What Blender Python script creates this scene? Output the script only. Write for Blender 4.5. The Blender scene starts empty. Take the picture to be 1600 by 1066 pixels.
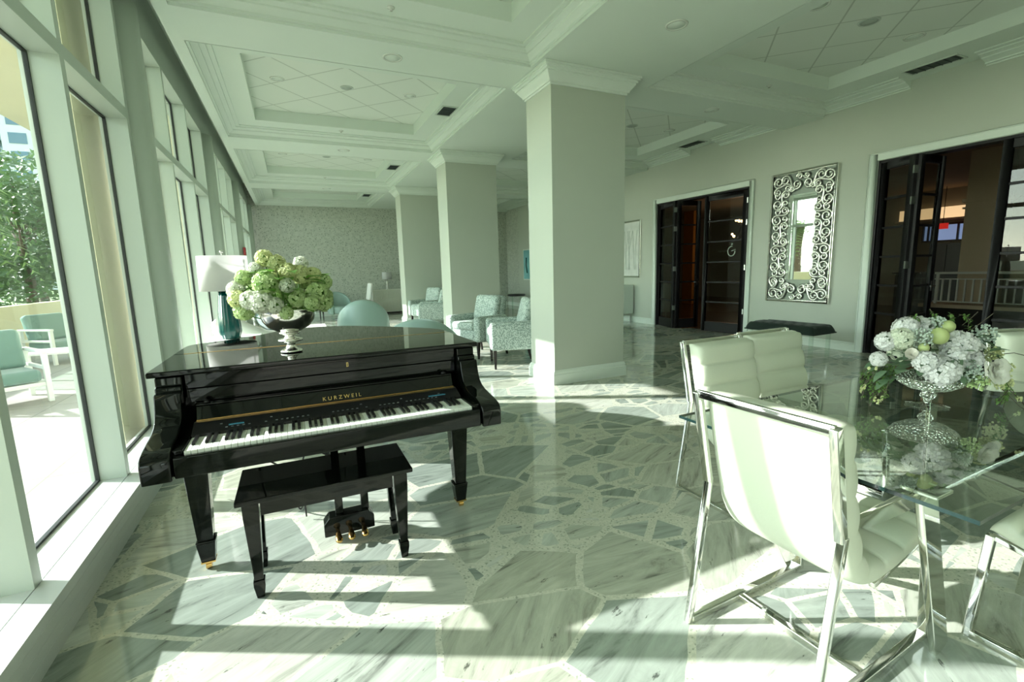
import bpy, bmesh, math, random
from mathutils import Vector, Matrix, Quaternion
random.seed(7)
C = bpy.context.scene.collection
PI = math.pi
SC = bpy.context.scene

# ------------------------------------------------------------------ camera
YAW, PIT, ROL, FPX = 0.43293, 0.15236, -0.02775, 730.12
cf = Vector((math.sin(YAW)*math.cos(PIT), math.cos(YAW)*math.cos(PIT), -math.sin(PIT)))
cr = Vector((math.cos(YAW), -math.sin(YAW), 0)); cu = cr.cross(cf)
cr2 = cr*math.cos(ROL)+cu*math.sin(ROL); cu2 = -cr*math.sin(ROL)+cu*math.cos(ROL)
cam = bpy.data.cameras.new('camera'); cam.sensor_width = 36; cam.lens = FPX/1600*36
cam.clip_start = .05; cam.clip_end = 600
camo = bpy.data.objects.new('camera', cam); C.objects.link(camo)
camo.matrix_world = Matrix(((cr2.x, cu2.x, -cf.x, 0), (cr2.y, cu2.y, -cf.y, 0), (cr2.z, cu2.z, -cf.z, 1.4), (0, 0, 0, 1)))
SC.camera = camo

# ------------------------------------------------------------------ sky, sun, exposure
SC.view_settings.view_transform = 'Standard'; SC.view_settings.look = 'None'
SC.view_settings.gamma = 1; SC.view_settings.use_curve_mapping = False
SC.view_settings.exposure = -0.32
EL = math.radians(25.3)
SUN_DIR = Vector((.883*math.cos(EL), -.470*math.cos(EL), -math.sin(EL))).normalized()
w = bpy.data.worlds.new('sky'); SC.world = w; w.use_nodes = True
nt = w.node_tree; bg = nt.nodes['Background']
sky = nt.nodes.new('ShaderNodeTexSky'); sky.sky_type = 'NISHITA'; sky.sun_disc = False
sky.sun_elevation = EL; sky.sun_rotation = math.atan2(-SUN_DIR.x, -SUN_DIR.y); sky.air_density = 1.0; sky.dust_density = 0.4
hsv = nt.nodes.new('ShaderNodeHueSaturation'); hsv.inputs['Saturation'].default_value = .38      # a hazy, nearly white sky
nt.links.new(sky.outputs[0], hsv.inputs['Color']); nt.links.new(hsv.outputs[0], bg.inputs[0]); bg.inputs[1].default_value = 1.2
sl = bpy.data.lights.new('sun', 'SUN'); sl.energy = 21.0; sl.angle = math.radians(.8); sl.color = (1, .865, .945)
so = bpy.data.objects.new('sun', sl); C.objects.link(so); so.location = (-20, 12, 14)
so.rotation_euler = SUN_DIR.to_track_quat('-Z', 'Y').to_euler()
SC.cycles.max_bounces = 10; SC.cycles.diffuse_bounces = 5; SC.cycles.glossy_bounces = 5
SC.cycles.transparent_max_bounces = 16; SC.cycles.transmission_bounces = 6
SC.cycles.sample_clamp_indirect = 10.0; SC.cycles.blur_glossy = 0.4

# ------------------------------------------------------------------ materials
def newmat(name):
    m = bpy.data.materials.new(name); m.use_nodes = True
    return m, m.node_tree, m.node_tree.nodes['Principled BSDF']
def N(t, typ, **kw):
    n = t.nodes.new('ShaderNode'+typ)
    for k, v in kw.items(): setattr(n, k, v)
    return n
def math_(t, op, a, b=None, c=None):
    n = N(t, 'Math', operation=op)
    for i, v in enumerate((a, b, c)):
        if v is None: continue
        if isinstance(v, (int, float)): n.inputs[i].default_value = v
        else: t.links.new(v, n.inputs[i])
    return n.outputs[0]
def mixc(t, f, a, b):
    n = N(t, 'Mix', data_type='RGBA')
    for i, v in ((0, f), (6, a), (7, b)):
        if isinstance(v, (int, float)): n.inputs[i].default_value = v
        elif isinstance(v, tuple): n.inputs[i].default_value = (*v[:3], 1)
        else: t.links.new(v, n.inputs[i])
    return n.outputs[2]
def ramp(t, fac, stops, const=False):
    n = N(t, 'ValToRGB'); e = n.color_ramp.elements
    if const: n.color_ramp.interpolation = 'CONSTANT'
    while len(e) < len(stops): e.new(.5)
    for i, (p, c) in enumerate(stops): e[i].position = p; e[i].color = (*c[:3], 1) if isinstance(c, tuple) else (c, c, c, 1)
    t.links.new(fac, n.inputs[0]); return n.outputs[0]
def bump(t, b, h, strength=.3, dist=.01):
    n = N(t, 'Bump'); n.inputs['Strength'].default_value = strength; n.inputs['Distance'].default_value = dist
    t.links.new(h, n.inputs['Height']); t.links.new(n.outputs[0], b.inputs['Normal'])
def pbr(name, col, rough=.5, metal=0, spec=.5, coat=0, noise=None, bmp=0, bscale=60, emit=None, es=0, sheen=0, trans=0):
    m, t, b = newmat(name)
    b.inputs['Base Color'].default_value = (*col, 1); b.inputs['Roughness'].default_value = rough
    b.inputs['Metallic'].default_value = metal; b.inputs['Specular IOR Level'].default_value = spec
    b.inputs['Coat Weight'].default_value = coat; b.inputs['Coat Roughness'].default_value = .03
    b.inputs['Sheen Weight'].default_value = sheen
    if emit: b.inputs['Emission Color'].default_value = (*emit, 1); b.inputs['Emission Strength'].default_value = es
    if trans: b.inputs['Transmission Weight'].default_value = trans
    tc = N(t, 'TexCoord')
    if noise:
        n = N(t, 'TexNoise'); n.inputs['Scale'].default_value = noise[0]; n.inputs['Detail'].default_value = 4
        t.links.new(tc.outputs['Object'], n.inputs['Vector'])
        k = noise[1]
        t.links.new(mixc(t, n.outputs[0], tuple(c*(1-k) for c in col), tuple(min(1, c*(1+k)) for c in col)), b.inputs['Base Color'])
    if bmp:
        n = N(t, 'TexNoise'); n.inputs['Scale'].default_value = bscale; n.inputs['Detail'].default_value = 3
        t.links.new(tc.outputs['Object'], n.inputs['Vector']); bump(t, b, n.outputs[0], bmp, .004)
    return m
def glass(name, tint, refl=1.0, rough=0.0, ior=1.5, closed=False):
    m = bpy.data.materials.new(name); m.use_nodes = True; t = m.node_tree
    t.nodes.remove(t.nodes['Principled BSDF']); out = t.nodes['Material Output']
    tr = N(t, 'BsdfTransparent'); tr.inputs[0].default_value = (*tint, 1)
    gl = N(t, 'BsdfGlossy'); gl.inputs['Roughness'].default_value = rough
    fr = N(t, 'Fresnel'); fr.inputs[0].default_value = ior
    mx = N(t, 'MixShader'); ge = N(t, 'NewGeometry'); ff = math_(t, 'MULTIPLY', fr.outputs[0], math_(t, 'SUBTRACT', 1.0, math_(t, 'MULTIPLY', ge.outputs['Backfacing'], 1.0 if closed else 0.0)))
    t.links.new(math_(t, 'MINIMUM', math_(t, 'MULTIPLY', ff, refl), 1.0), mx.inputs[0])
    t.links.new(tr.outputs[0], mx.inputs[1]); t.links.new(gl.outputs[0], mx.inputs[2]); t.links.new(mx.outputs[0], out.inputs[0])
    return m

M = {}
M['white_paint'] = pbr('white_paint', (.69, .76, .68), .45, noise=(2, .03))
M['ceiling_paint'] = pbr('ceiling_paint', (.69, .765, .68), .7, noise=(1.5, .02))
M['wall_paint'] = pbr('wall_paint', (.47, .51, .43), .5, noise=(1.2, .04), bmp=.04, bscale=120)
M['frame_paint'] = pbr('frame_paint', (.51, .575, .50), .4)
M['sill_paint'] = pbr('sill_paint', (.60, .63, .60), .35)
M['window_glass'] = glass('window_glass', (.82, .965, .87))
M['gasket'] = pbr('gasket', (.015, .02, .018), .5)
M['green_edge'] = pbr('green_edge', (.004, .018, .016), .2)
M['table_glass'] = glass('table_glass', (.80, .90, .83), 2.2)
M['chrome'] = pbr('chrome', (.80, .80, .76), .06, 1)
M['silver'] = pbr('silver', (.86, .85, .80), .14, 1)
M['brass'] = pbr('brass', (.72, .45, .16), .2, 1)
M['gold_ink'] = pbr('gold_ink', (.75, .55, .2), .35, 1)
M['lacquer'] = pbr('lacquer', (.003, .004, .003), .03, 0, .36, 0)
M['black_plastic'] = pbr('black_plastic', (.012, .012, .012), .3)
M['ivory'] = pbr('ivory', (.82, .86, .78), .25)
M['white_leather'] = pbr('white_leather', (.58, .62, .49), .42, bmp=.12, bscale=90)
M['teal_leather'] = pbr('teal_leather', (.32, .45, .41), .28, bmp=.05, bscale=120)
M['teal_fabric'] = pbr('teal_fabric', (.17, .27, .24), .8, sheen=.3, bmp=.2, bscale=200)
M['teal_glaze'] = pbr('teal_glaze', (.0, .075, .07), .15, coat=.6, noise=(9, .3))
M['white_fabric'] = pbr('white_fabric', (.78, .80, .74), .85, bmp=.2, bscale=250)

M['dark_wood'] = pbr('dark_wood', (.018, .014, .012), .25, noise=(14, .4))
M['door_black'] = pbr('door_black', (.014, .013, .014), .4, 0, .22)
M['door_glass'] = glass('door_glass', (.55, .58, .53), 1.1)
M['dark_green_velvet'] = pbr('dark_green_velvet', (.006, .018, .011), .8, sheen=.12, bmp=.25, bscale=140)
M['acrylic'] = glass('acrylic', (.93, .97, .94), 1.6, closed=True)
M['mirror'] = pbr('mirror', (.84, .88, .84), .015, 1)
M['dark_backing'] = pbr('dark_backing', (.16, .19, .16), .35, .6)  # dark grey panel filling the gaps of the mirror scrollwork
M['grille_dark'] = pbr('grille_dark', (.03, .045, .04), .5)
M['speaker_grille'] = pbr('speaker_grille', (.42, .48, .42), .7, bmp=.3, bscale=400)
M['lens'] = pbr('lens', (.70, .74, .66), .25)
M['fluted'] = pbr('fluted', (.70, .71, .62), .5)
M['red_plastic'] = pbr('red_plastic', (.30, .015, .015), .4)
M['yellow_stucco'] = pbr('yellow_stucco', (.68, .64, .43), .85, noise=(.8, .06), bmp=.15, bscale=30)
M['white_metal'] = pbr('white_metal', (.82, .82, .78), .4)
M['bark'] = pbr('bark', (.10, .075, .05), .9, noise=(6, .5), bmp=.6, bscale=14)
M['blue_glass'] = pbr('blue_glass', (.06, .14, .20), .2)
M['white_stucco'] = pbr('white_stucco', (.50, .53, .55), .8)
M['pale_blue_stucco'] = pbr('pale_blue_stucco', (.17, .26, .31), .8)
M['steel'] = pbr('steel', (.45, .47, .45), .3, 1)
M['cable'] = pbr('cable', (.012, .012, .012), .5)

def mat_floor():
    m, t, b = newmat('marble_floor')
    tc = N(t, 'TexCoord'); P = tc.outputs['Object']
    mp = N(t, 'Mapping'); t.links.new(P, mp.inputs[0]); mp.inputs['Rotation'].default_value = (0, 0, .35); mp.inputs['Scale'].default_value = (1.0, 1.45, 1); mp.inputs['Location'].default_value = (3.3, 1.7, 0)
    nz = N(t, 'TexNoise'); nz.inputs['Scale'].default_value = 2.6; nz.inputs['Detail'].default_value = 2; t.links.new(mp.outputs[0], nz.inputs['Vector'])
    va = N(t, 'VectorMath', operation='MULTIPLY_ADD'); t.links.new(nz.outputs['Color'], va.inputs[0]); va.inputs[1].default_value = (.05, .05, 0); t.links.new(mp.outputs[0], va.inputs[2])
    V = va.outputs[0]
    def vor(feat, sc):
        v = N(t, 'TexVoronoi', feature=feat, voronoi_dimensions='2D'); v.inputs['Scale'].default_value = sc; t.links.new(V, v.inputs['Vector']); return v
    S1, S2 = 1.95, 4.3
    c1, e1, c2, e2 = vor('F1', S1), vor('DISTANCE_TO_EDGE', S1), vor('F1', S2), vor('DISTANCE_TO_EDGE', S2)
    s1 = N(t, 'SeparateColor'); t.links.new(c1.outputs['Color'], s1.inputs[0])
    s2 = N(t, 'SeparateColor'); t.links.new(c2.outputs['Color'], s2.inputs[0])
    # some slabs are broken again into smaller pieces
    brk = math_(t, 'GREATER_THAN', s1.outputs[0], .52)
    d1 = math_(t, 'DIVIDE', e1.outputs['Distance'], S1); d2 = math_(t, 'DIVIDE', e2.outputs['Distance'], S2)
    d = math_(t, 'MINIMUM', d1, math_(t, 'ADD', d2, math_(t, 'MULTIPLY', math_(t, 'SUBTRACT', 1.0, brk), 9.0)))
    gw = math_(t, 'MULTIPLY_ADD', s1.outputs[2], .020, .010)
    gw = math_(t, 'MULTIPLY_ADD', math_(t, 'MULTIPLY', brk, s2.outputs[1]), .016, gw)
    slab = math_(t, 'GREATER_THAN', d, gw)
    # a few of the small pieces are missing: terrazzo fill
    slab = math_(t, 'MULTIPLY', slab, math_(t, 'SUBTRACT', 1.0, math_(t, 'MULTIPLY', brk, math_(t, 'GREATER_THAN', s2.outputs[0], .86))))
    rnd = N(t, 'Mix', data_type='RGBA'); t.links.new(brk, rnd.inputs[0]); t.links.new(c1.outputs['Color'], rnd.inputs[6]); t.links.new(c2.outputs['Color'], rnd.inputs[7])
    sr = N(t, 'SeparateColor'); t.links.new(rnd.outputs[2], sr.inputs[0])
    vr = N(t, 'VectorRotate', rotation_type='Z_AXIS'); t.links.new(P, vr.inputs['Vector']); t.links.new(math_(t, 'MULTIPLY_ADD', sr.outputs[2], 1.5, -.9), vr.inputs['Angle'])
    ms = N(t, 'Mapping'); ms.inputs['Scale'].default_value = (1.5, 9, 1); t.links.new(vr.outputs[0], ms.inputs[0])
    vn = N(t, 'TexNoise'); vn.inputs['Scale'].default_value = 1.3; vn.inputs['Detail'].default_value = 9; vn.inputs['Roughness'].default_value = .66; vn.inputs['Distortion'].default_value = 1.0; t.links.new(ms.outputs[0], vn.inputs['Vector'])
    fl = N(t, 'Mapping'); fl.inputs['Scale'].default_value = (3.2, 11, 1); t.links.new(vr.outputs[0], fl.inputs[0])
    fn = N(t, 'TexNoise'); fn.inputs['Scale'].default_value = 1.7; fn.inputs['Detail'].default_value = 6; fn.inputs['Roughness'].default_value = .7; t.links.new(fl.outputs[0], fn.inputs['Vector'])
    fleck = ramp(t, fn.outputs[0], [(.325, .25), (.375, 1.0)])
    slabc = ramp(t, sr.outputs[1], [(0, (.24, .285, .245)), (.3, (.33, .38, .325)), (.55, (.44, .485, .415)), (.8, (.42, .44, .345)), (1, (.57, .60, .53))])
    vein = ramp(t, vn.outputs[0], [(.26, .22), (.35, .55), (.43, .84), (.55, 1.0), (.7, 1.2)])
    mv = N(t, 'Mix', data_type='RGBA', blend_type='MULTIPLY'); mv.inputs[0].default_value = 1; t.links.new(slabc, mv.inputs[6]); t.links.new(vein, mv.inputs[7])
    mf = N(t, 'Mix', data_type='RGBA', blend_type='MULTIPLY'); mf.inputs[0].default_value = 1; t.links.new(mv.outputs[2], mf.inputs[6]); t.links.new(fleck, mf.inputs[7]); mv = mf
    sp = N(t, 'TexVoronoi', feature='F1', voronoi_dimensions='2D'); sp.inputs['Scale'].default_value = 130; t.links.new(P, sp.inputs['Vector'])
    ss = N(t, 'SeparateColor'); t.links.new(sp.outputs['Color'], ss.inputs[0])
    ter = ramp(t, ss.outputs[0], [(0, (.32, .35, .28)), (.06, (.49, .51, .41)), (.3, (.53, .55, .445)), (.7, (.58, .59, .485))], True)
    t.links.new(mixc(t, slab, ter, mv.outputs[2]), b.inputs['Base Color'])
    b.inputs['Roughness'].default_value = .06; b.inputs['Specular IOR Level'].default_value = .55
    return m
M['floor'] = mat_floor()

def mat_tiles():
    m, t, b = newmat('ceiling_tiles')
    tc = N(t, 'TexCoord'); s = N(t, 'SeparateXYZ'); t.links.new(tc.outputs['Object'], s.inputs[0])
    ds = []
    for sg in (1, -1):
        u = math_(t, 'MULTIPLY_ADD', s.outputs[1], sg*.7071, math_(t, 'MULTIPLY', s.outputs[0], .7071))
        f = math_(t, 'PINGPONG', math_(t, 'ADD', u, 60.1), .305)
        ds.append(math_(t, 'LESS_THAN', f, .009))
    line = math_(t, 'MAXIMUM', ds[0], ds[1])
    t.links.new(mixc(t, line, (.72, .775, .69), (.50, .55, .47)), b.inputs['Base Color'])
    b.inputs['Roughness'].default_value = .8
    bump(t, b, math_(t, 'SUBTRACT', 1.0, line), .6, .01)
    return m
M['tiles'] = mat_tiles()

def mat_spots(name, base, spot, scale, thr, rough, soft=.05, base2=None):
    m, t, b = newmat(name)
    tc = N(t, 'TexCoord')
    nz = N(t, 'TexNoise'); nz.inputs['Scale'].default_value = scale*.6; t.links.new(tc.outputs['Object'], nz.inputs['Vector'])
    va = N(t, 'VectorMath', operation='MULTIPLY_ADD'); t.links.new(nz.outputs['Color'], va.inputs[0]); va.inputs[1].default_value = (.6/scale,)*3; t.links.new(tc.outputs['Object'], va.inputs[2])
    v = N(t, 'TexVoronoi', feature='F1'); v.inputs['Scale'].default_value = scale; t.links.new(va.outputs[0], v.inputs['Vector'])
    sc = N(t, 'SeparateColor'); t.links.new(v.outputs['Color'], sc.inputs[0])
    th = math_(t, 'MULTIPLY', math_(t, 'ADD', math_(t, 'MULTIPLY', sc.outputs[0], .8), .5), thr)
    f = math_(t, 'LESS_THAN', v.outputs['Distance'], th)
    bc = base
    if base2:
        n2 = N(t, 'TexNoise'); n2.inputs['Scale'].default_value = 9; n2.inputs['Detail'].default_value = 5; t.links.new(tc.outputs['Object'], n2.inputs['Vector'])
        bc = mixc(t, ramp(t, n2.outputs[0], [(.42, 0.0), (.58, 1.0)]), base, base2)
    t.links.new(mixc(t, f, bc, spot), b.inputs['Base Color']); b.inputs['Roughness'].default_value = rough
    return m
M['wallpaper'] = mat_spots('wallpaper', (.44, .47, .40), (.27, .30, .25), 19, .30, .5, base2=(.50, .53, .455))
M['cheetah'] = mat_spots('cheetah_fabric', (.52, .60, .545), (.23, .30, .26), 58, .50, .85)
M['floral'] = mat_spots('floral_fabric', (.66, .68, .58), (.24, .30, .25), 26, .5, .85)
M['filigree'] = pbr('filigree', (.66, .67, .62), .26, .9)

def mat_paver():
    m, t, b = newmat('patio_paver')
    tc = N(t, 'TexCoord'); br = N(t, 'TexBrick'); t.links.new(tc.outputs['Object'], br.inputs['Vector'])
    br.offset = 0; br.inputs['Scale'].default_value = 1; br.inputs['Brick Width'].default_value = .9; br.inputs['Row Height'].default_value = .9
    br.inputs['Mortar Size'].default_value = .008
    br.inputs['Color1'].default_value = (.33, .32, .295, 1); br.inputs['Color2'].default_value = (.30, .29, .265, 1); br.inputs['Mortar'].default_value = (.2, .2, .18, 1)
    t.links.new(br.outputs[0], b.inputs['Base Color']); b.inputs['Roughness'].default_value = .8
    return m
M['paver'] = mat_paver()
def leafmat(name, c, t_=.35):
    m, t, b = newmat(name)
    oi = N(t, 'TexCoord'); nz = N(t, 'TexNoise'); nz.inputs['Scale'].default_value = 3; t.links.new(oi.outputs['Object'], nz.inputs['Vector'])
    t.links.new(mixc(t, nz.outputs[0], tuple(x*.55 for x in c), tuple(min(1, x*1.4) for x in c)), b.inputs['Base Color'])
    b.inputs['Roughness'].default_value = .5
    tr = N(t, 'BsdfTranslucent'); tr.inputs[0].default_value = (*[min(1, x*1.6) for x in c], 1)
    mx = N(t, 'MixShader'); mx.inputs[0].default_value = t_
    t.links.new(b.outputs[0], mx.inputs[1]); t.links.new(tr.outputs[0], mx.inputs[2]); t.links.new(mx.outputs[0], t.nodes['Material Output'].inputs[0])
    return m
def shade_mat():
    m, t, b = newmat('lamp_shade'); b.inputs['Base Color'].default_value = (.84, .84, .82, 1); b.inputs['Roughness'].default_value = .9
    tr = N(t, 'BsdfTranslucent'); tr.inputs[0].default_value = (.84, .84, .82, 1); mx = N(t, 'MixShader'); mx.inputs[0].default_value = .5
    t.links.new(b.outputs[0], mx.inputs[1]); t.links.new(tr.outputs[0], mx.inputs[2]); t.links.new(mx.outputs[0], t.nodes['Material Output'].inputs[0]); return m
M['lamp_shade'] = shade_mat()
M['tree_leaf'] = leafmat('tree_leaf', (.055, .115, .03), .2)
M['palm_leaf'] = leafmat('palm_leaf', (.10, .17, .05))
M['leaf'] = leafmat('leaf', (.10, .24, .03))
M['dusty_leaf'] = leafmat('dusty_leaf', (.16, .25, .15))
M['fern_leaf'] = leafmat('fern_leaf', (.15, .27, .07))
M['hyd_green'] = leafmat('hydrangea_green', (.46, .58, .28), .3)
M['hyd_lime'] = leafmat('hydrangea_lime', (.60, .66, .33), .3)
M['hyd_white'] = leafmat('hydrangea_white', (.68, .76, .58), .3)
M['petal_white'] = leafmat('petal_white', (.80, .82, .74), .25)
M['petal_cream'] = leafmat('petal_cream', (.86, .86, .66), .35)
M['petal_blush'] = leafmat('petal_blush', (.80, .72, .62), .25)
M['bud_green'] = leafmat('bud_green', (.52, .60, .26), .2)
M['yellow_bloom'] = leafmat('yellow_bloom', (.62, .66, .36), .3)
M['grey_bloom'] = leafmat('grey_bloom', (.50, .58, .50), .2)
M['twig'] = pbr('twig', (.07, .06, .04), .8)
# restaurant beyond the doors
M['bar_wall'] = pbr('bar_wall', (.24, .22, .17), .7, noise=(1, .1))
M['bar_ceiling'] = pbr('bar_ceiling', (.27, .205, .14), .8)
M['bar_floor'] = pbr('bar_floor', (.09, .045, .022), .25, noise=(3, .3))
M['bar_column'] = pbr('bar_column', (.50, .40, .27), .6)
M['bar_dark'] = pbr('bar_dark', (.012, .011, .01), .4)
M['orange_wall'] = pbr('orange_wall', (.62, .24, .04), .6)
M['rail_paint'] = pbr('rail_paint', (.62, .62, .55), .4)
M['cove_glow'] = pbr('cove_glow', (.9, .7, .4), .6, emit=(1, .68, .36), es=1.1)
M['window_glow'] = pbr('window_glow', (.2, .3, .5), .3, emit=(.36, .5, .85), es=.55)  # bluish window light put into the pane as emission
M['exit_red'] = pbr('exit_red', (.4, .01, .01), .4, emit=(1, .03, .02), es=.5)
M['bulb_glow'] = pbr('bulb_glow', (1, .8, .5), .4, emit=(1, .62, .28), es=14)
M['art_pale'] = pbr('art_pale', (.62, .65, .60), .6, noise=(5, .25))
M['art_teal'] = pbr('art_teal', (.20, .48, .50), .6, noise=(3, .4))

# ------------------------------------------------------------------ mesh helpers
class MB:
    def __init__(s): s.v = []; s.f = []; s.m = []; s.sm = []
    def add(s, vs, fs, mi=0, smooth=False):
        o = len(s.v); s.v += [tuple(p) for p in vs]
        for f in fs: s.f.append(tuple(i+o for i in f)); s.m.append(mi); s.sm.append(smooth)
        return s
    def box(s, x0, x1, y0, y1, z0, z1, mi=0, mat=None):
        p = [Vector((x, y, z)) for z in (z0, z1) for y in (y0, y1) for x in (x0, x1)]
        if mat is not None: p = [mat @ q for q in p]
        return s.add(p, [(0, 2, 3, 1), (4, 5, 7, 6), (0, 1, 5, 4), (2, 6, 7, 3), (0, 4, 6, 2), (1, 3, 7, 5)], mi)
    def frustum(s, c0, w0, d0, c1, w1, d1, mi=0):
        p = []
        for c, w_, d in ((c0, w0, d0), (c1, w1, d1)):
            for sx, sy in ((-1, -1), (1, -1), (1, 1), (-1, 1)): p.append((c[0]+sx*w_/2, c[1]+sy*d/2, c[2]))
        return s.add(p, [(3, 2, 1, 0), (4, 5, 6, 7), (0, 1, 5, 4), (1, 2, 6, 5), (2, 3, 7, 6), (3, 0, 4, 7)], mi)
    def beam(s, p, q, w_, h, up=(0, 0, 1), mi=0):
        p, q = Vector(p), Vector(q); d = (q-p).normalized(); up = Vector(up)
        a = d.cross(up).normalized(); b = a.cross(d).normalized(); vs = []
        for e in (p, q):
            for sa, sb in ((-1, -1), (1, -1), (1, 1), (-1, 1)): vs.append(e+a*sa*w_/2+b*sb*h/2)
        return s.add(vs, [(0, 1, 2, 3), (7, 6, 5, 4), (0, 4, 5, 1), (1, 5, 6, 2), (2, 6, 7, 3), (3, 7, 4, 0)], mi)
    def tube(s, pts, r, n=8, mi=0, closed=False, smooth=True):
        pts = [Vector(p) for p in pts]; L = len(pts); vs = []; fs = []
        prev = None
        for i, p in enumerate(pts):
            a = pts[(i-1) % L] if (closed or i > 0) else p; b = pts[(i+1) % L] if (closed or i < L-1) else p
            d = (b-a).normalized() if (b-a).length > 1e-9 else Vector((0, 0, 1))
            if prev is None:
                ref = Vector((0, 0, 1)) if abs(d.z) < .9 else Vector((1, 0, 0)); u = d.cross(ref).normalized()
            else:
                u = (prev-d*prev.dot(d)); u = u.normalized() if u.length > 1e-6 else d.orthogonal().normalized()
            prev = u; v_ = d.cross(u); rr = r[i] if isinstance(r, (list, tuple)) else r
            for k in range(n): vs.append(p+u*math.cos(2*PI*k/n)*rr+v_*math.sin(2*PI*k/n)*rr)
        for i in range(L if closed else L-1):
            j = (i+1) % L
            for k in range(n): fs.append((i*n+k, i*n+(k+1) % n, j*n+(k+1) % n, j*n+k))
        s.add(vs, fs, mi, smooth)
        if not closed: s.add([vs[k] for k in range(n)]+[vs[(L-1)*n+k] for k in range(n)], [tuple(range(n-1, -1, -1)), tuple(range(n, 2*n))], mi)
        return s
    def lathe(s, prof, c=(0, 0, 0), n=32, mi=0, smooth=True, flute=0, fn=0):
        vs = []; fs = []; L = len(prof)
        for r, z in prof:
            for k in range(n):
                a = 2*PI*k/n; rr = r*(1-flute*abs(math.sin(a*fn/2))) if flute else r
                vs.append((c[0]+rr*math.cos(a), c[1]+rr*math.sin(a), c[2]+z))
        for i in range(L-1):
            for k in range(n): fs.append((i*n+k, i*n+(k+1) % n, (i+1)*n+(k+1) % n, (i+1)*n+k))
        if prof[0][0] > 1e-6: fs.append(tuple(range(n-1, -1, -1)))
        if prof[-1][0] > 1e-6: fs.append(tuple(range((L-1)*n, L*n)))
        return s.add(vs, fs, mi, smooth)
    def prism(s, poly, z0, z1, mi=0, axis='z', side=None):
        n = len(poly); side = mi if side is None else side
        def P(a, b, c): return (a, b, c) if axis == 'z' else ((c, a, b) if axis == 'x' else (a, c, b))
        vs = [P(a, b, z0) for a, b in poly]+[P(a, b, z1) for a, b in poly]
        s.add(vs, [tuple(range(n-1, -1, -1)), tuple(range(n, 2*n))], mi)
        return s.add(vs, [(i, (i+1) % n, n+(i+1) % n, n+i) for i in range(n)], side)
    def ball(s, c, r, n=10, m=6, mi=0, sc=(1, 1, 1)):
        vs = []; fs = []
        for i in range(m+1):
            th = PI*i/m
            for k in range(n): vs.append((c[0]+r*sc[0]*math.sin(th)*math.cos(2*PI*k/n), c[1]+r*sc[1]*math.sin(th)*math.sin(2*PI*k/n), c[2]+r*sc[2]*math.cos(th)))
        for i in range(m):
            for k in range(n): fs.append((i*n+k, (i+1)*n+k, (i+1)*n+(k+1) % n, i*n+(k+1) % n))
        return s.add(vs, fs, mi, True)
    def loft(s, rings, mi=0, smooth=True, caps=True):
        n = len(rings[0]); vs = [p for r in rings for p in r]; fs = []
        for i in range(len(rings)-1):
            for k in range(n): fs.append((i*n+k, i*n+(k+1) % n, (i+1)*n+(k+1) % n, (i+1)*n+k))
        if caps: fs += [tuple(range(n-1, -1, -1)), tuple(range((len(rings)-1)*n, len(rings)*n))]
        return s.add(vs, fs, mi, smooth)
    def build(s, name, mats, parent=None, bevel=0, seg=2, sub=0, fix=True):
        me = bpy.data.meshes.new(name); me.from_pydata([tuple(v) for v in s.v], [], s.f)
        if not isinstance(mats, (list, tuple)): mats = [mats]
        for m in mats: me.materials.append(M[m] if isinstance(m, str) else m)
        me.polygons.foreach_set('material_index', s.m); me.polygons.foreach_set('use_smooth', s.sm)
        if fix:
            b = bmesh.new(); b.from_mesh(me)
            bmesh.ops.remove_doubles(b, verts=b.verts, dist=1e-6)
            bmesh.ops.recalc_face_normals(b, faces=b.faces); b.to_mesh(me); b.free()
        me.update()
        o = bpy.data.objects.new(name, me); C.objects.link(o)
        if parent: o.parent = parent
        if bevel:
            md = o.modifiers.new('bevel', 'BEVEL'); md.width = bevel; md.segments = seg; md.limit_method = 'ANGLE'; md.angle_limit = math.radians(40)
            for p in me.polygons: p.use_smooth = True
            wn = o.modifiers.new('wn', 'WEIGHTED_NORMAL'); wn.keep_sharp = True
        if sub:
            md = o.modifiers.new('sub', 'SUBSURF'); md.levels = sub; md.render_levels = sub
            for p in me.polygons: p.use_smooth = True
        return o
def spline(P, n):
    P = [2*Vector(P[0])-Vector(P[1])]+[Vector(p) for p in P]+[2*Vector(P[-1])-Vector(P[-2])]; out = []
    for i in range(1, len(P)-2):
        for k in range(n):
            u = k/n; out.append(.5*((2*P[i])+(-P[i-1]+P[i+1])*u+(2*P[i-1]-5*P[i]+4*P[i+1]-P[i+2])*u*u+(-P[i-1]+3*P[i]-3*P[i+1]+P[i+2])*u**3))
    return out+[P[-2]]
def tag(o, label, cat, group=None):
    o['label'] = label; o['category'] = cat
    if group: o['group'] = group
    return o
def thing(name, label, cat, loc=(0, 0, 0), rz=0, group=None):
    o = bpy.data.objects.new(name, None); C.objects.link(o); o.location = loc; o.rotation_euler = (0, 0, rz)
    return tag(o, label, cat, group)
def struct(o): o['kind'] = 'structure'; return o
def dup(root, loc, rz, label=None, group=None):
    def cp(o, par):
        c = o.copy(); C.objects.link(c)
        if par: c.parent = par
        for ch in list(o.children): cp(ch, c)
        return c
    r = cp(root, None); r.location = loc; r.rotation_euler = (0, 0, rz)
    if label: r['label'] = label
    if group: r['group'] = group
    return r
def rbox(name, dims, mat, parent, loc=(0, 0, 0), rot=(0, 0, 0), bevel=.03, seg=4):
    a, b, c = (d/2 for d in dims)
    o = MB().box(-a, a, -b, b, -c, c).build(name, mat, parent, bevel, seg); o.location = loc; o.rotation_euler = rot
    return o

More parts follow.
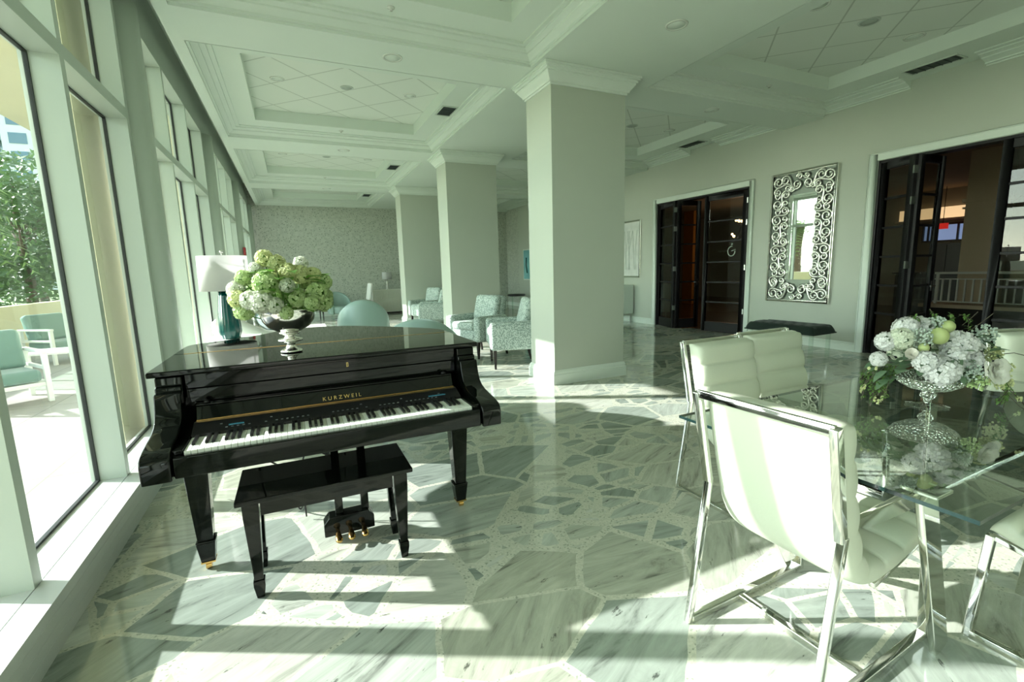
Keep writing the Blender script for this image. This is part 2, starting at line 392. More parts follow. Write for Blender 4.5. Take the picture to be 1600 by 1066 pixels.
# ------------------------------------------------------------------ room shell
YB, YN, XR = 17.0, -4.2, 7.75          # back wall, wall behind the camera, right wall
ZC, ZL, ZT = 3.60, 3.752, 3.92         # beam underside, coffer ledge, coffer tiles
struct(MB().box(-1.2, 7.95, YN, YB+.1, -.12, 0).build('floor', 'floor'))
struct(MB().box(-1.18, 7.95, YB, YB+.15, 0, 4.3).build('wall_back', 'wallpaper'))
struct(MB().box(-1.18, 7.95, YN-.15, YN, 0, 4.3).build('wall_near', 'wall_paint'))
D1 = (6.19, 8.61); D2 = (1.66, 4.10); DH = 2.785
wb = MB()
for y0, y1, z0 in ((YN, D2[0], 0), (D2[1], D1[0], 0), (D1[1], 15.95, 0), (D2[0], D2[1], DH), (D1[0], D1[1], DH)): wb.box(XR, XR+.2, y0, y1, z0, 4.3)
struct(wb.build('wall_right', 'wall_paint'))
struct(MB().box(XR, XR+.2, 15.95, YB, 0, 4.3).build('wall_far_right', 'wallpaper'))
k = 0
for (a, b) in (D1, D2):
    k += 1
    m = MB()
    m.box(XR-.025, XR+.005, a-.105, a-.005, 0, DH+.105); m.box(XR-.025, XR+.005, b+.005, b+.105, 0, DH+.105)
    m.box(XR-.025, XR+.005, a-.005, b+.005, DH+.005, DH+.105)
    m.box(XR-.035, XR-.024, a-.105, a-.09, 0, DH+.105); m.box(XR-.035, XR-.024, b+.09, b+.105, 0, DH+.105); m.box(XR-.035, XR-.024, a-.105, b+.105, DH+.09, DH+.105)
    struct(m.build('trim_%d' % k, 'white_paint', bevel=.004))
    j = MB(); j.box(XR+.006, XR+.2, a-.001, a+.03, 0, DH); j.box(XR+.006, XR+.2, b-.03, b+.001, 0, DH); j.box(XR+.006, XR+.2, a, b, DH-.035, DH+.001)
    struct(j.build('trim_%d' % (k+2), 'door_black'))
def base_profile(m, p, q, n, h=.14, t=.022):
    """a baseboard with a stepped top along p-q, n = outward normal"""
    p, q, n = Vector(p), Vector(q), Vector(n)
    prof = [(0, 0), (t, 0), (t, h*.72), (t*.62, h*.78), (t*.62, h*.9), (t*.3, h), (0, h)]
    r = [[(e+n*a+Vector((0, 0, z))) for a, z in prof] for e in (p, q)]
    m.loft(r, 0, False)
m = MB()
for y0, y1 in ((YN, D2[0]-.106), (D2[1]+.106, D1[0]-.106), (D1[1]+.106, YB)): base_profile(m, (XR, y0, 0), (XR, y1, 0), (-1, 0, 0))
struct(m.build('baseboard_right', 'white_paint'))
m = MB(); base_profile(m, (-.9, YB, 0), (7.7, YB, 0), (0, -1, 0)); struct(m.build('baseboard_back', 'white_paint'))

# window wall: sill curb, bays of three lights, round piers between them
XS, XG, XM = -.933, -1.176, -1.037
m = MB()
m.box(-1.22, XS-.107, YN, YB, 0, .193); m.box(XS-.103, XS, YN, YB, 0, .193)
m.box(XS-.108, XS-.1, YN, YB, 0, .186)
for z in (.055, .10, .145): m.box(XS, XS+.0015, YN, YB, z, z+.0012)
struct(m.build('trim_5', 'sill_paint', bevel=.003))
m = MB(); m.box(-1.3, XM, YN, YB, 3.55, 3.87); m.box(-1.3, -1.1, YN, YB, 3.86, 4.3)
struct(m.build('wall_left', 'frame_paint'))
PIER = [1.03-3.9, 1.03, 4.93, 8.85, 12.75, 16.62]
mm = [(1.245, 2.41, 3.575, 4.74), (5.09, 6.26, 7.45, 8.63), (9.02, 10.19, 11.36, 12.53), (12.95, 14.12, 15.29, 16.42), (-2.62, -1.47, -.3, .83)]
for k, ys in enumerate(mm):
    root = bpy.data.objects.new('window_%d' % (k+1), None); C.objects.link(root); struct(root)
    f = MB(); W = .062
    for y in ys: f.box(-1.21, XM, y-W, y, .193, 3.55)
    for a, b in zip(ys[:-1], ys[1:]): f.box(-1.21, XM, a, b-W, 2.62, 2.70)
    f.build('window_frame', 'frame_paint', root)
    g = MB(); t_ = .012
    for a, b in zip(ys[:-1], ys[1:]):
        b2 = b-W
        for z0, z1 in ((.193, 2.62), (2.70, 3.55)):
            g.box(XG-.012, XG+.008, a, a+t_, z0, z1); g.box(XG-.012, XG+.008, b2-t_, b2, z0, z1)
            g.box(XG-.012, XG+.008, a+t_, b2-t_, z0, z0+t_); g.box(XG-.012, XG+.008, a+t_, b2-t_, z1-t_, z1)
    g.build('gasket', 'gasket', root)
    for a, b in zip(ys[:-1], ys[1:]):
        for z0, z1 in ((.193, 2.62), (2.70, 3.55)):
            MB().add([(XG, a+t_, z0+t_), (XG, b-W-t_, z0+t_), (XG, b-W-t_, z1-t_), (XG, a+t_, z1-t_)], [(0, 1, 2, 3)]).build('glass_pane', 'window_glass', root, fix=False)
for k, y in enumerate(PIER):
    m = MB(); arc_ = [(-1.13+.2*math.cos(a), y+.2*math.sin(a)) for a in [math.radians(-108+216*i/40) for i in range(41)]]
    m.prism(arc_, .193, 3.55)
    o = m.build('pier_column', 'frame_paint')
    for p in o.data.polygons: p.use_smooth = abs(p.normal.z) < .5 and p.normal.x > -.9
    struct(o)

# square columns with base and crown
def sweep_rect(m, x0, x1, y0, y1, prof, z, outward=True):
    """profile (offset, dz) carried round a rectangle with mitred corners"""
    rings = []
    for (x, y, sx, sy) in ((x0, y0, -1, -1), (x1, y0, 1, -1), (x1, y1, 1, 1), (x0, y1, -1, 1)):
        q = 1 if outward else -1
        rings.append([(x+sx*q*a, y+sy*q*a, z+dz) for a, dz in prof])
    n = len(prof); vs = [p for r in rings for p in r]; fs = []
    for i in range(4):
        j = (i+1) % 4
        for k in range(n-1): fs.append((i*n+k, j*n+k, j*n+k+1, i*n+k+1))
    m.add(vs, fs)
CROWN_COL = [(0, -.19), (.014, -.19), (.014, -.168), (.03, -.168), (.034, -.15), (.055, -.125), (.085, -.085), (.085, -.072), (.102, -.072), (.102, -.05), (.122, -.044), (.122, -.028), (.137, -.028), (.137, -.002)]
BASE_COL = [(.028, 0), (.028, .12), (.02, .13), (.02, .155), (.008, .175), (0, .18)]
COLS = [(2.775, 3.80, 4.80, 5.40), (2.775, 3.80, 8.74, 9.34), (2.74, 3.75, 12.65, 13.25), (2.775, 3.80, .9-.75, .9-.15)]
for k, (x0, x1, y0, y1) in enumerate(COLS[:3]):
    struct(MB().box(x0, x1, y0, y1, 0, ZC+.05).build('column_%d' % (k+1), 'wall_paint'))
    m = MB(); sweep_rect(m, x0, x1, y0, y1, CROWN_COL, ZC); sweep_rect(m, x0, x1, y0, y1, BASE_COL, 0)
    struct(m.build('trim_%d' % (k+6), 'white_paint', fix=False))

# coffered ceiling
XL, XB0, XB1 = -.83, 2.60, 4.23
YC = [(YN, YN+.3), (.75, 1.45), (4.93, 5.57), (8.95, 9.73), (13.05, 13.80), (16.85, YB)]
cz = 4.25
m = MB()
m.box(XL, -.72, YN, YB, ZC, cz); m.box(XB0, XB1, YN, YB, ZC, cz); m.box(7.6, XR, YN, YB, ZL, cz)
for y0, y1 in YC:
    m.box(-.72, XB0, y0, y1, ZC, cz); m.box(XB1, XR, y0, y1, ZC, cz)
m.box(-1.1, XL, YN, YB, 4.25, 4.3)
CR = [(-.001, -.003), (.006, -.003), (.006, .022), (.028, .022), (.028, .045), (.05, .062), (.085, .085), (.085, .100), (.118, .112), (.138, .118), (.138, .134), (.187, .134), (.187, .152)]
crown = MB()
tiles = MB()
BAYS = []
for i in range(len(YC)-1):
    y0, y1 = YC[i][1], YC[i+1][0]
    for xa, xb, ra, rb in ((-.72, XB0, -.29, 2.137), (XB1, 7.6, XB1+.46, 7.016)):
        q = .187; ry0, ry1 = y0+.50, y1-.50
        BAYS.append((xa, xb, y0, y1))
        # ledge ring
        m.box(xa, xb, y0, ry0, ZL, cz); m.box(xa, xb, ry1, y1, ZL, cz); m.box(xa, ra, ry0, ry1, ZL, cz); m.box(rb, xb, ry0, ry1, ZL, cz)
        tiles.box(ra, rb, ry0, ry1, ZT, ZT+.03)
        if xb < 5: sweep_rect(crown, xa, xb, y0, y1, CR, ZC, outward=False)
        else:
            cr_ = [(a*1.6, z) for a, z in CR]
            sw = MB(); sweep_rect(sw, xa, xb+.15, y0, y1, CR, ZC, outward=False)
            # leave out the wall side (it is broken by the vents) and keep three sides
            n = len(CR); keep = [f for q_, f in enumerate(sw.f) if q_//(n-1) != 1]
            crown.add(sw.v, keep)
            yv = {2: 7.225, 1: 3.357}.get(i)
            segs = [(y0, y1)] if yv is None else [(y0, yv-.33), (yv+.43, y1)]
            for s0, s1 in segs:
                pr_ = [(XR-(a*1.7), ZC+.045+z*.70) for a, z in CR]+[(XR-.3, ZL+.01), (XR, ZL+.01)]
                crown.loft([[(x, s0, z) for x, z in pr_], [(x, s1, z) for x, z in pr_]], 0, False)
struct(m.build('ceiling', 'ceiling_paint'))
struct(tiles.build('ceiling_tiles', 'tiles'))
struct(crown.build('trim_9', 'white_paint', fix=False))

# lights, speakers, sprinklers and vents in the ceiling
def downlight(x, y, z, r, label, group=None, grey=False):
    t = thing('ceiling_speaker' if grey else 'ceiling_light', label, 'speaker' if grey else 'ceiling light', (x, y, z), 0, group)
    MB().lathe([(r*.80, -.001), (r*.82, -.008), (r, -.006), (r+.004, 0)], n=36).build('trim_ring', 'frame_paint' if grey else 'lens', t, fix=False)
    MB().lathe([(0, -.003), (r*.8, -.003), (r*.8, -.0005)], n=36).build('grille' if grey else 'lens', 'speaker_grille' if grey else 'ceiling_paint', t, fix=False)
    return t
for x, y, l in ((1.145, 5.235, 'large round downlight on the beam nearest the camera, left of the big column'), (1.05, 9.268, 'round downlight on the second cross beam, beyond the first coffer'), (1.02, 13.4, 'round downlight on the far cross beam before the wallpapered wall'),
                (3.443, 3.616, 'large round downlight on the wide beam in front of the big column'), (5.723, 5.271, 'round downlight on the beam above the mirror side of the room')):
    downlight(x, y, ZC, .1, l)
for yc, nm in ((7.14, 'near'), (11.3, 'second')):
    for x, g in ((.056, 0), (.914, 1), (1.781, 0)):
        side = 'window side' if x < .5 else 'column side'
        downlight(x, yc, ZT, .083, ('grey round ceiling speaker in the middle of the %s left coffer' % nm) if g else ('ring downlight in the %s left coffer tiles, on the %s' % (nm, side)), None, bool(g))
for yc, nm in ((3.309, 'near'), (7.2, 'second')):
    for x, g in ((5.0, 0), (5.855, 1), (6.739, 0)):
        if nm == 'second' and x < 5.5: continue
        side = 'beam side' if x < 5.5 else 'mirror wall side'
        downlight(x, yc, ZT, .1, ('grey round ceiling speaker amid the %s right coffer' % nm) if g else ('ring downlight in the %s right coffer tiles, on the %s' % (nm, side)), None, bool(g))
for x, y, l in ((1.02, 4.60, 'sprinkler head on the ledge of the coffer above the camera'), (.957, 8.60, 'sprinkler head on the far ledge of the near left coffer'), (.95, 12.7, 'sprinkler head on the far ledge of the second left coffer'), (6.06, 4.62, 'sprinkler head on the ledge of the near right coffer')):
    t = thing('sprinkler_head', l, 'sprinkler', (x, y, ZL)); MB().lathe([(.035, 0), (.035, -.006), (.012, -.012), (.01, -.02)], n=20).build('escutcheon', 'lens', t, fix=False)
    MB().lathe([(0, -.03), (.016, -.029), (.016, -.02), (.006, -.018)], n=14).build('deflector', 'chrome', t, fix=False)
def vent(x, y, z, lx, ly, label):
    t = thing('ceiling_vent', label, 'vent', (x, y, z))
    m = MB(); m.box(-lx/2, lx/2, -ly/2, -ly/2+.02, -.012, 0); m.box(-lx/2, lx/2, ly/2-.02, ly/2, -.012, 0); m.box(-lx/2, -lx/2+.02, -ly/2+.02, ly/2-.02, -.012, 0); m.box(lx/2-.02, lx/2, -ly/2+.02, ly/2-.02, -.012, 0)
    m.build('frame', 'frame_paint', t)
    m = MB(); m.box(-lx/2+.02, lx/2-.02, -ly/2+.02, ly/2-.02, -.004, -.001); m.build('backing', 'grille_dark', t)
    m = MB(); n = 6
    for i in range(n):
        y_ = -ly/2+.02+(ly-.04)*(i+.5)/n; m.box(-lx/2+.02, lx/2-.02, y_-.006, y_+.002, -.011, -.005)
    m.build('louver', 'grille_dark', t)
vent(2.30, 7.07, ZL, .24, .42, 'dark air vent on the ledge of the near left coffer, beside the beam')
vent(2.29, 11.1, ZL, .24, .5, 'dark air vent on the ledge of the second left coffer')
vent(2.28, 15.2, ZL, .24, .5, 'dark air vent on the ledge of the far left coffer')
vent(7.40, 3.40, ZL, .26, .56, 'long dark air vent above the right-hand black doors')
vent(7.40, 7.28, ZL, .26, .56, 'long dark air vent above the black doors beyond the mirror')

# ------------------------------------------------------------------ black folding doors
def leaf(n, p, q, H=2.735, z0=.012, hinge_end=None, handle=False):
    p, q = Vector((*p, z0)), Vector((*q, z0)); W = (q-p).length; a = math.atan2(q.y-p.y, q.x-p.x)
    root = bpy.data.objects.new('door_%d' % n, None); C.objects.link(root); root.location = p; root.rotation_euler = (0, 0, a); struct(root)
    t = .022; st, tp, bt = .09, .10, .20
    m = MB(); m.box(0, st, -t, t, 0, H); m.box(W-st, W, -t, t, 0, H); m.box(st, W-st, -t, t, 0, bt); m.box(st, W-st, -t, t, H-tp, H)
    n_ = 6; ph = (H-tp-bt)/n_
    for i in range(1, n_): m.box(st, W-st, -t*.8, t*.8, bt+ph*i-.016, bt+ph*i+.016)
    m.build('door_frame', 'door_black', root, bevel=.003)
    for i in range(n_):
        MB().add([(st, 0, bt+ph*i+.016), (W-st, 0, bt+ph*i+.016), (W-st, 0, bt+ph*(i+1)-.016), (st, 0, bt+ph*(i+1)-.016)], [(0, 1, 2, 3)]).build('glass_pane', 'door_glass', root, fix=False)
    if hinge_end is not None:
        for z in (.45, 1.3, 2.15, 2.55):
            MB().box(hinge_end*W-.012, hinge_end*W+.012, -t-.008, t+.008, z-.05, z+.05).build('hinge', 'steel', root)
    if handle:
        for s in (-1, 1):
            h = MB(); h.tube([(W-.045, s*t, 1.0), (W-.045, s*(t+.045), 1.0), (W-.05, s*(t+.05), 1.0), (W-.16, s*(t+.05), 1.0)], .009); h.box(W-.06, W-.03, min(s*t, s*(t+.006)), max(s*t, s*(t+.006)), .93, 1.07); h.build('door_handle', 'steel', root)
    return root
leaf(1, (7.80, 8.57), (7.57, 7.84), hinge_end=1.0)
leaf(2, (7.59, 7.815), (8.14, 7.70), handle=True)
dc = leaf(3, (7.79, 7.25), (7.90, 6.33), hinge_end=1.0)
leaf(4, (7.80, 4.06), (7.58, 3.56), hinge_end=1.0)
leaf(5, (7.60, 3.535), (8.13, 3.50), handle=True)
leaf(6, (7.80, 2.80), (7.80, 2.06), hinge_end=1.0)
# white logo on the glass of the third leaf: a rounded G with a dot above it and a short faint line of marks
def logo():
    m = MB(); W = .92
    def P(u, v): return (u, .004, v)
    cx, cz, r = .62, 1.62, .075
    pts = [P(cx+r*math.cos(a), cz+r*1.25*math.sin(a)) for a in [math.radians(v) for v in range(75, 361, 15)]]
    m.tube(pts, .011, 6); m.tube([P(cx, cz+.005), P(cx+r*1.15, cz+.03)], .009, 6)
    m.ball(P(cx+.005, cz+.135), .026, 10, 6, sc=(1, .2, 1))
    for i, u in enumerate((.34, .385, .43, .47, .51)):
        m.tube([P(u+.014*math.cos(a), cz+.016*math.sin(a)) for a in [math.radians(v) for v in range(0, 300 if i % 2 else 200, 25)]], .0035, 5)
    m.build('logo', 'frame_paint', dc)
logo()

# ------------------------------------------------------------------ restaurant beyond the doors
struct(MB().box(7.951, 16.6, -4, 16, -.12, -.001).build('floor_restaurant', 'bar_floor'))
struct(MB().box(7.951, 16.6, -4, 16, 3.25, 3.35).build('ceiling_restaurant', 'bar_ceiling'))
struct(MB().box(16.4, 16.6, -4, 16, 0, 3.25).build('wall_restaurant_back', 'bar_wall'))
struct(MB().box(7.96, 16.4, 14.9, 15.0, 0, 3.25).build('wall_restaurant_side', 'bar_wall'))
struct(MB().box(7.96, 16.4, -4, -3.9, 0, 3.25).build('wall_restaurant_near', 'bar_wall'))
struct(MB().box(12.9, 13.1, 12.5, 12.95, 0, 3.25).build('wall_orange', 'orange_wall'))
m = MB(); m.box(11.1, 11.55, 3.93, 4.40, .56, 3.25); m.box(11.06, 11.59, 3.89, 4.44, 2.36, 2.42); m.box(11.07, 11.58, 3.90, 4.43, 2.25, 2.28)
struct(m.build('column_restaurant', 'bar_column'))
t = thing('planter_plinth', 'dark low plinth with a pale top under the white railing, seen through the right-hand doors', 'plinth', (0, 0, 0))
MB().box(10.7, 11.6, 1.2, 4.72, .0, .49).build('body', 'bar_dark', t); MB().box(10.66, 11.62, 1.15, 4.76, .491, .555).build('top', 'bar_column', t)
t = thing('railing', 'white baluster railing seen through the right-hand doors, before the beige column', 'railing', (10.85, 0, .556))
MB().box(-.03, .03, 1.3, 4.62, .54, .58).build('handrail', 'rail_paint', t); MB().box(-.015, .015, 1.3, 4.62, .44, .46).build('rail', 'rail_paint', t); MB().box(-.015, .015, 1.3, 4.62, .03, .05).build('rail', 'rail_paint', t)
b0 = MB().box(-.012, .012, -.012, .012, .05, .44).build('baluster', 'rail_paint', t); b0.location = (0, 4.5, 0)
for i in range(1, 30):
    b = b0.copy(); C.objects.link(b); b.parent = t; b.location = (0, 4.5-.108*i, 0)
p0 = MB().box(-.02, .02, -.02, .02, 0, .54).build('post', 'rail_paint', t); p0.location = (0, 4.58, 0)
p1 = p0.copy(); C.objects.link(p1); p1.parent = t; p1.location = (0, 1.35, 0)
t = thing('bar_counter', 'dark back bar block under the bluish window, seen through the right-hand doors', 'bar counter', (13.6, 0, 0))
MB().box(0, .6, 5.0, 6.6, 0, 1.02).build('body', 'bar_dark', t); MB().box(-.05, .62, 4.9, 6.65, 1.021, 1.06).build('worktop', 'dark_wood', t); 
t = thing('tall_cabinet', 'tall black cabinet beside the bar counter, seen through the right-hand doors', 'cabinet', (14.6, 0, 0))
MB().box(0, .6, 5.75, 6.33, 0, 1.74).build('body', 'bar_dark', t)
for i in range(2): MB().box(-.02, -.001, 5.77+.28*i, 6.03+.28*i, .05, 1.70).build('door', 'bar_dark', t)
f = MB(); f.box(16.30, 16.395, 6.4, 7.35, 1.83, 1.87); f.box(16.30, 16.395, 6.4, 7.35, 2.28, 2.33)
for y in (6.4, 6.55, 7.2, 7.32): f.box(16.30, 16.395, y, y+.035, 1.87, 2.28)
w6 = f.build('window_6', 'bar_dark'); struct(w6)
MB().box(16.36, 16.39, 6.44, 7.32, 1.871, 2.279).build('glass_pane', 'window_glow', w6)
t = thing('exit_sign', 'red lit sign box hanging before the bluish window beyond the doors', 'sign', (15.9, 6.73, 0)); MB().box(-.03, .03, -.11, .11, 2.15, 2.30).build('sign_box', 'exit_red', t); MB().tube([(0, 0, 2.30), (0, 0, 3.25)], .008).build('stem', 'bar_dark', t)
t = thing('cove_light', 'glowing cream light cove above the bluish window beyond the right-hand doors', 'cove light', (0, 0, 0)); MB().box(16.2, 16.39, 6.3, 7.9, 2.45, 2.75).build('diffuser', 'cove_glow', t); MB().box(16.1, 16.395, 6.25, 7.95, 2.40, 2.449).build('shelf', 'bar_column', t)
def chandelier(x, y, z, label):
    t = thing('chandelier', label, 'chandelier', (x, y, 0))
    MB().tube([(0, 0, z+.3), (0, 0, 3.25)], .01).build('stem', 'bar_dark', t)
    for i in range(6):
        a = i*PI/3; zz = z+(.28 if i % 2 else -.12)
        MB().tube([(0, 0, z+.3), (.12*math.cos(a), .12*math.sin(a), zz-.1), (.26*math.cos(a), .26*math.sin(a), zz-.06), (.28*math.cos(a), .28*math.sin(a), zz)], .008).build('arm', 'bar_dark', t)
        MB().ball((.28*math.cos(a), .28*math.sin(a), zz+.035), .035, 10, 8).build('bulb', 'bulb_glow', t)
    l = bpy.data.lights.new('lamp_light', 'POINT'); l.energy = 16; l.color = (1, .74, .48); l.shadow_soft_size = .25
    o = bpy.data.objects.new('lamp_light', l); C.objects.link(o); o.location = (x, y, z-.35)
chandelier(11.0, 8.86, 2.2, 'dark chandelier with glowing warm bulbs seen past the left-hand doors')
chandelier(13.0, 10.6, 2.4, 'dark chandelier with warm bulbs behind the logo door leaf')

# ------------------------------------------------------------------ terrace outside
struct(MB().box(-14, -1.221, -25, 45, -.2, -.05).build('terrace_ground', 'paver'))
struct(MB().box(-160, -14.001, -80, 220, -.3, -.06).build('lawn_ground', pbr('lawn', (.16, .24, .08), .9, noise=(.6, .3))))
m = MB(); m.box(-5.0, -1.301, -14, 24, 4.75, 5.2); m.box(-1.4, -1.301, -14, 24, 4.301, 4.75)
struct(m.build('exterior_canopy', 'yellow_stucco'))
for k, y in enumerate(PIER[1:5]):
    struct(MB().box(-1.46, -1.31, y-.40, y+.34, -.05, 4.75).build('exterior_pillar', 'yellow_stucco'))
struct(MB().box(-5.5, -5.25, -14, 30, -.05, .93).build('exterior_wall', 'yellow_stucco'))
t = thing('glass_screen', 'clear glass wind screen standing on the yellow terrace wall', 'screen', (-5.37, 0, .931))
MB().box(-.006, .006, 9.5, 12.7, 0, .62).build('glass_pane', 'window_glass', t); MB().box(-.02, .02, 12.7, 12.73, 0, .64).build('post', 'steel', t); MB().box(-.02, .02, 9.47, 9.5, 0, .64).build('post', 'steel', t)

def patio_chair(loc, rz, label):
    t = thing('patio_chair', label, 'patio chair', loc, rz)
    m = MB()
    for s in (-1, 1):
        m.box(s*.36-.025, s*.36+.025, .30, .35, 0, .60); m.box(s*.36-.025, s*.36+.025, -.35, -.30, 0, .60); m.box(s*.36-.03, s*.36+.03, -.36, .36, .60, .635)
        m.box(s*.36-.02, s*.36+.02, -.30, .30, .20, .25); m.box(s*.36-.02, s*.36+.02, -.30, .30, .40, .44)
    m.box(-.335, .335, -.33, .33, .20, .25); m.box(-.335, .335, -.35, -.31, .40, .44)
    m.build('frame', 'white_metal', t, bevel=.004)
    rbox('seat_cushion', (.64, .62, .15), 'teal_fabric', t, (0, .02, .33), bevel=.05)
    rbox('back_cushion', (.64, .16, .50), 'teal_fabric', t, (0, -.26, .63), (math.radians(14), 0, 0), .06)
    return t
patio_chair((-3.30, 7.55, -.05), math.radians(215), 'white terrace armchair with teal cushions nearest the first window pane')
patio_chair((-3.95, 11.2, -.05), math.radians(235), 'white terrace armchair with teal cushions by the yellow wall, farther from the glass')
t = thing('patio_table', 'low white slatted table on the terrace between the two teal chairs', 'table', (-3.34, 9.45, -.05))
m = MB()
for i in range(6): m.box(-.35, .35, -.33+.11*i, -.24+.11*i, .38, .41)
m.build('table_top', 'white_metal', t)
for sx in (-.3, .3):
    for sy in (-.26, .26): MB().box(sx-.025, sx+.025, sy-.025, sy+.025, 0, .38).build('leg', 'white_metal', t)

def leaf_cloud(m, c, rad, n, size, rnd, mi=0):
    for _ in range(n):
        u = rnd.random(); th = rnd.uniform(0, 2*PI); ph = math.acos(rnd.uniform(-1, 1)); r = (.35+.65*u**.4)
        p = Vector((c[0]+rad[0]*r*math.sin(ph)*math.cos(th), c[1]+rad[1]*r*math.sin(ph)*math.sin(th), c[2]+rad[2]*r*math.cos(ph)))
        a = Vector((rnd.gauss(0, 1), rnd.gauss(0, 1), rnd.gauss(0, .6))).normalized(); b = a.orthogonal().normalized(); s = size*rnd.uniform(.6, 1.3)
        m.add([p-a*s, p+b*s*.4, p+a*s, p-b*s*.4], [(0, 1, 2, 3)], mi)
def tree(loc, h, rad, n, label, seed):
    rnd = random.Random(seed); t = thing('tree', label, 'tree', loc)
    m = MB(); leaf_cloud(m, (0, 0, h*.25), (rad*.9, rad*.9, h*.2), n//4, .12, rnd)
    tr = MB(); tr.tube([(0, 0, 0), (.05, .03, h*.3), (-.03, .06, h*.55), (.04, 0, h*.85)], [.17, .13, .1, .03], 10)
    for i in range(7):
        a = rnd.uniform(0, 2*PI); z = h*rnd.uniform(.3, .6); L = rad*rnd.uniform(.5, .9)
        tr.tube([(0, 0, z), (L*.5*math.cos(a), L*.5*math.sin(a), z+h*.12), (L*math.cos(a), L*math.sin(a), z+h*.2)], [.06, .04, .015], 6)
    tr.build('trunk', 'bark', t, fix=False)
    for i in range(9):
        a = rnd.uniform(0, 2*PI); rr = rad*rnd.uniform(.1, .6); z = h*rnd.uniform(.28, .86); q = rad*rnd.uniform(.42, .6)
        leaf_cloud(m, (rr*math.cos(a), rr*math.sin(a), z), (q, q, q*.8), n//9, .12, rnd)
    m.build('crown', 'tree_leaf', t, fix=False)
    return t
T1 = tree((-7.8, 20.6, -.06), 5.6, 2.3, 4200, 'dense green tree behind the yellow terrace wall, straight out of the first pane', 3)
for i, (x, y, s, l) in enumerate(((-12.0, 26.0, 1.25, 'taller green tree behind the first one, under the white tower'), (-12.5, 34.5, 1.3, 'green tree far along the terrace'))):
    d = dup(T1, (x, y, -.06), i*1.3+.7, l); d.scale = (s, s, s)
def palm(loc, h, label, seed):
    rnd = random.Random(seed); t = thing('palm_tree', label, 'palm tree', loc)
    MB().tube([(0, 0, 0), (.06, 0, h*.3), (.0, .05, h*.7), (0, 0, h)], [.24, .2, .19, .22], 14).build('trunk', 'bark', t, fix=False)
    m = MB()
    for i in range(26):
        a = i*2.4; el = rnd.uniform(-.3, 1.1); L = rnd.uniform(1.5, 2.1); d = Vector((math.cos(a), math.sin(a), 0)); pts = []
        for k in range(15):
            s = k/14; pts.append(Vector((0, 0, h))+d*L*s*math.cos(el*(1-s*.4))+Vector((0, 0, L*(math.sin(el)*s-.75*s*s))))
        sd = d.cross(Vector((0, 0, 1)))
        for k in range(1, 14):
            p = pts[k]; ll = .5*math.sin(PI*min(1, k/14*.9+.12)); ax = (pts[k+1]-pts[k]).normalized()
            for sg in (-1, 1):
                q = p+sd*sg*ll+ax*ll*.5+Vector((0, 0, -.18*ll)); m.add([p-ax*.03, p+ax*.03, q], [(0, 1, 2)])
    m.build('crown', 'palm_leaf', t, fix=False)
    return t
P1 = palm((-6.9, 15.0, -.06), 3.1, 'palm tree behind the terrace wall, the one the silver mirror reflects', 11)
def tower(loc, wx, wy, floors, mat, label, balcony, rz=0):
    t = thing('tower_block', label, 'building', loc, rz); H = floors*3.1
    MB().box(-wx/2, wx/2, -wy/2, wy/2, 0, H).build('wall', mat, t)
    g = MB(); s = MB()
    for i in range(floors):
        z = i*3.1
        for n_ in range(int(wx//4)):
            x = -wx/2+1+n_*4; g.box(x, x+2.4, -wy/2-.1, -wy/2+.1, z+.7, z+2.5)
        for n_ in range(int(wy//4)):
            y = -wy/2+1+n_*4; g.box(wx/2-.1, wx/2+.1, y, y+2.4, z+.7, z+2.5)
        if balcony: s.box(-wx/2-.2, wx/2+1.3, -wy/2-1.3, wy/2, z+2.9, z+3.1); s.box(wx/2+1.2, wx/2+1.3, -wy/2-1.3, wy/2, z+3.1, z+3.9); s.box(-wx/2, wx/2+1.3, -wy/2-1.3, -wy/2-1.2, z+3.1, z+3.9)
    g.build('window_glass', 'blue_glass', t)
    if balcony: s.build('balcony', mat, t)
tower((-55.9, 128, -.06), 16, 16, 16, 'pale_blue_stucco', 'pale blue apartment tower with rows of balconies, seen far through the first pane', True, .0)
tower((-39.3, 118, -.06), 8, 8, 14, 'white_stucco', 'white tower with blue windows, right of the balconied tower', False, .0)

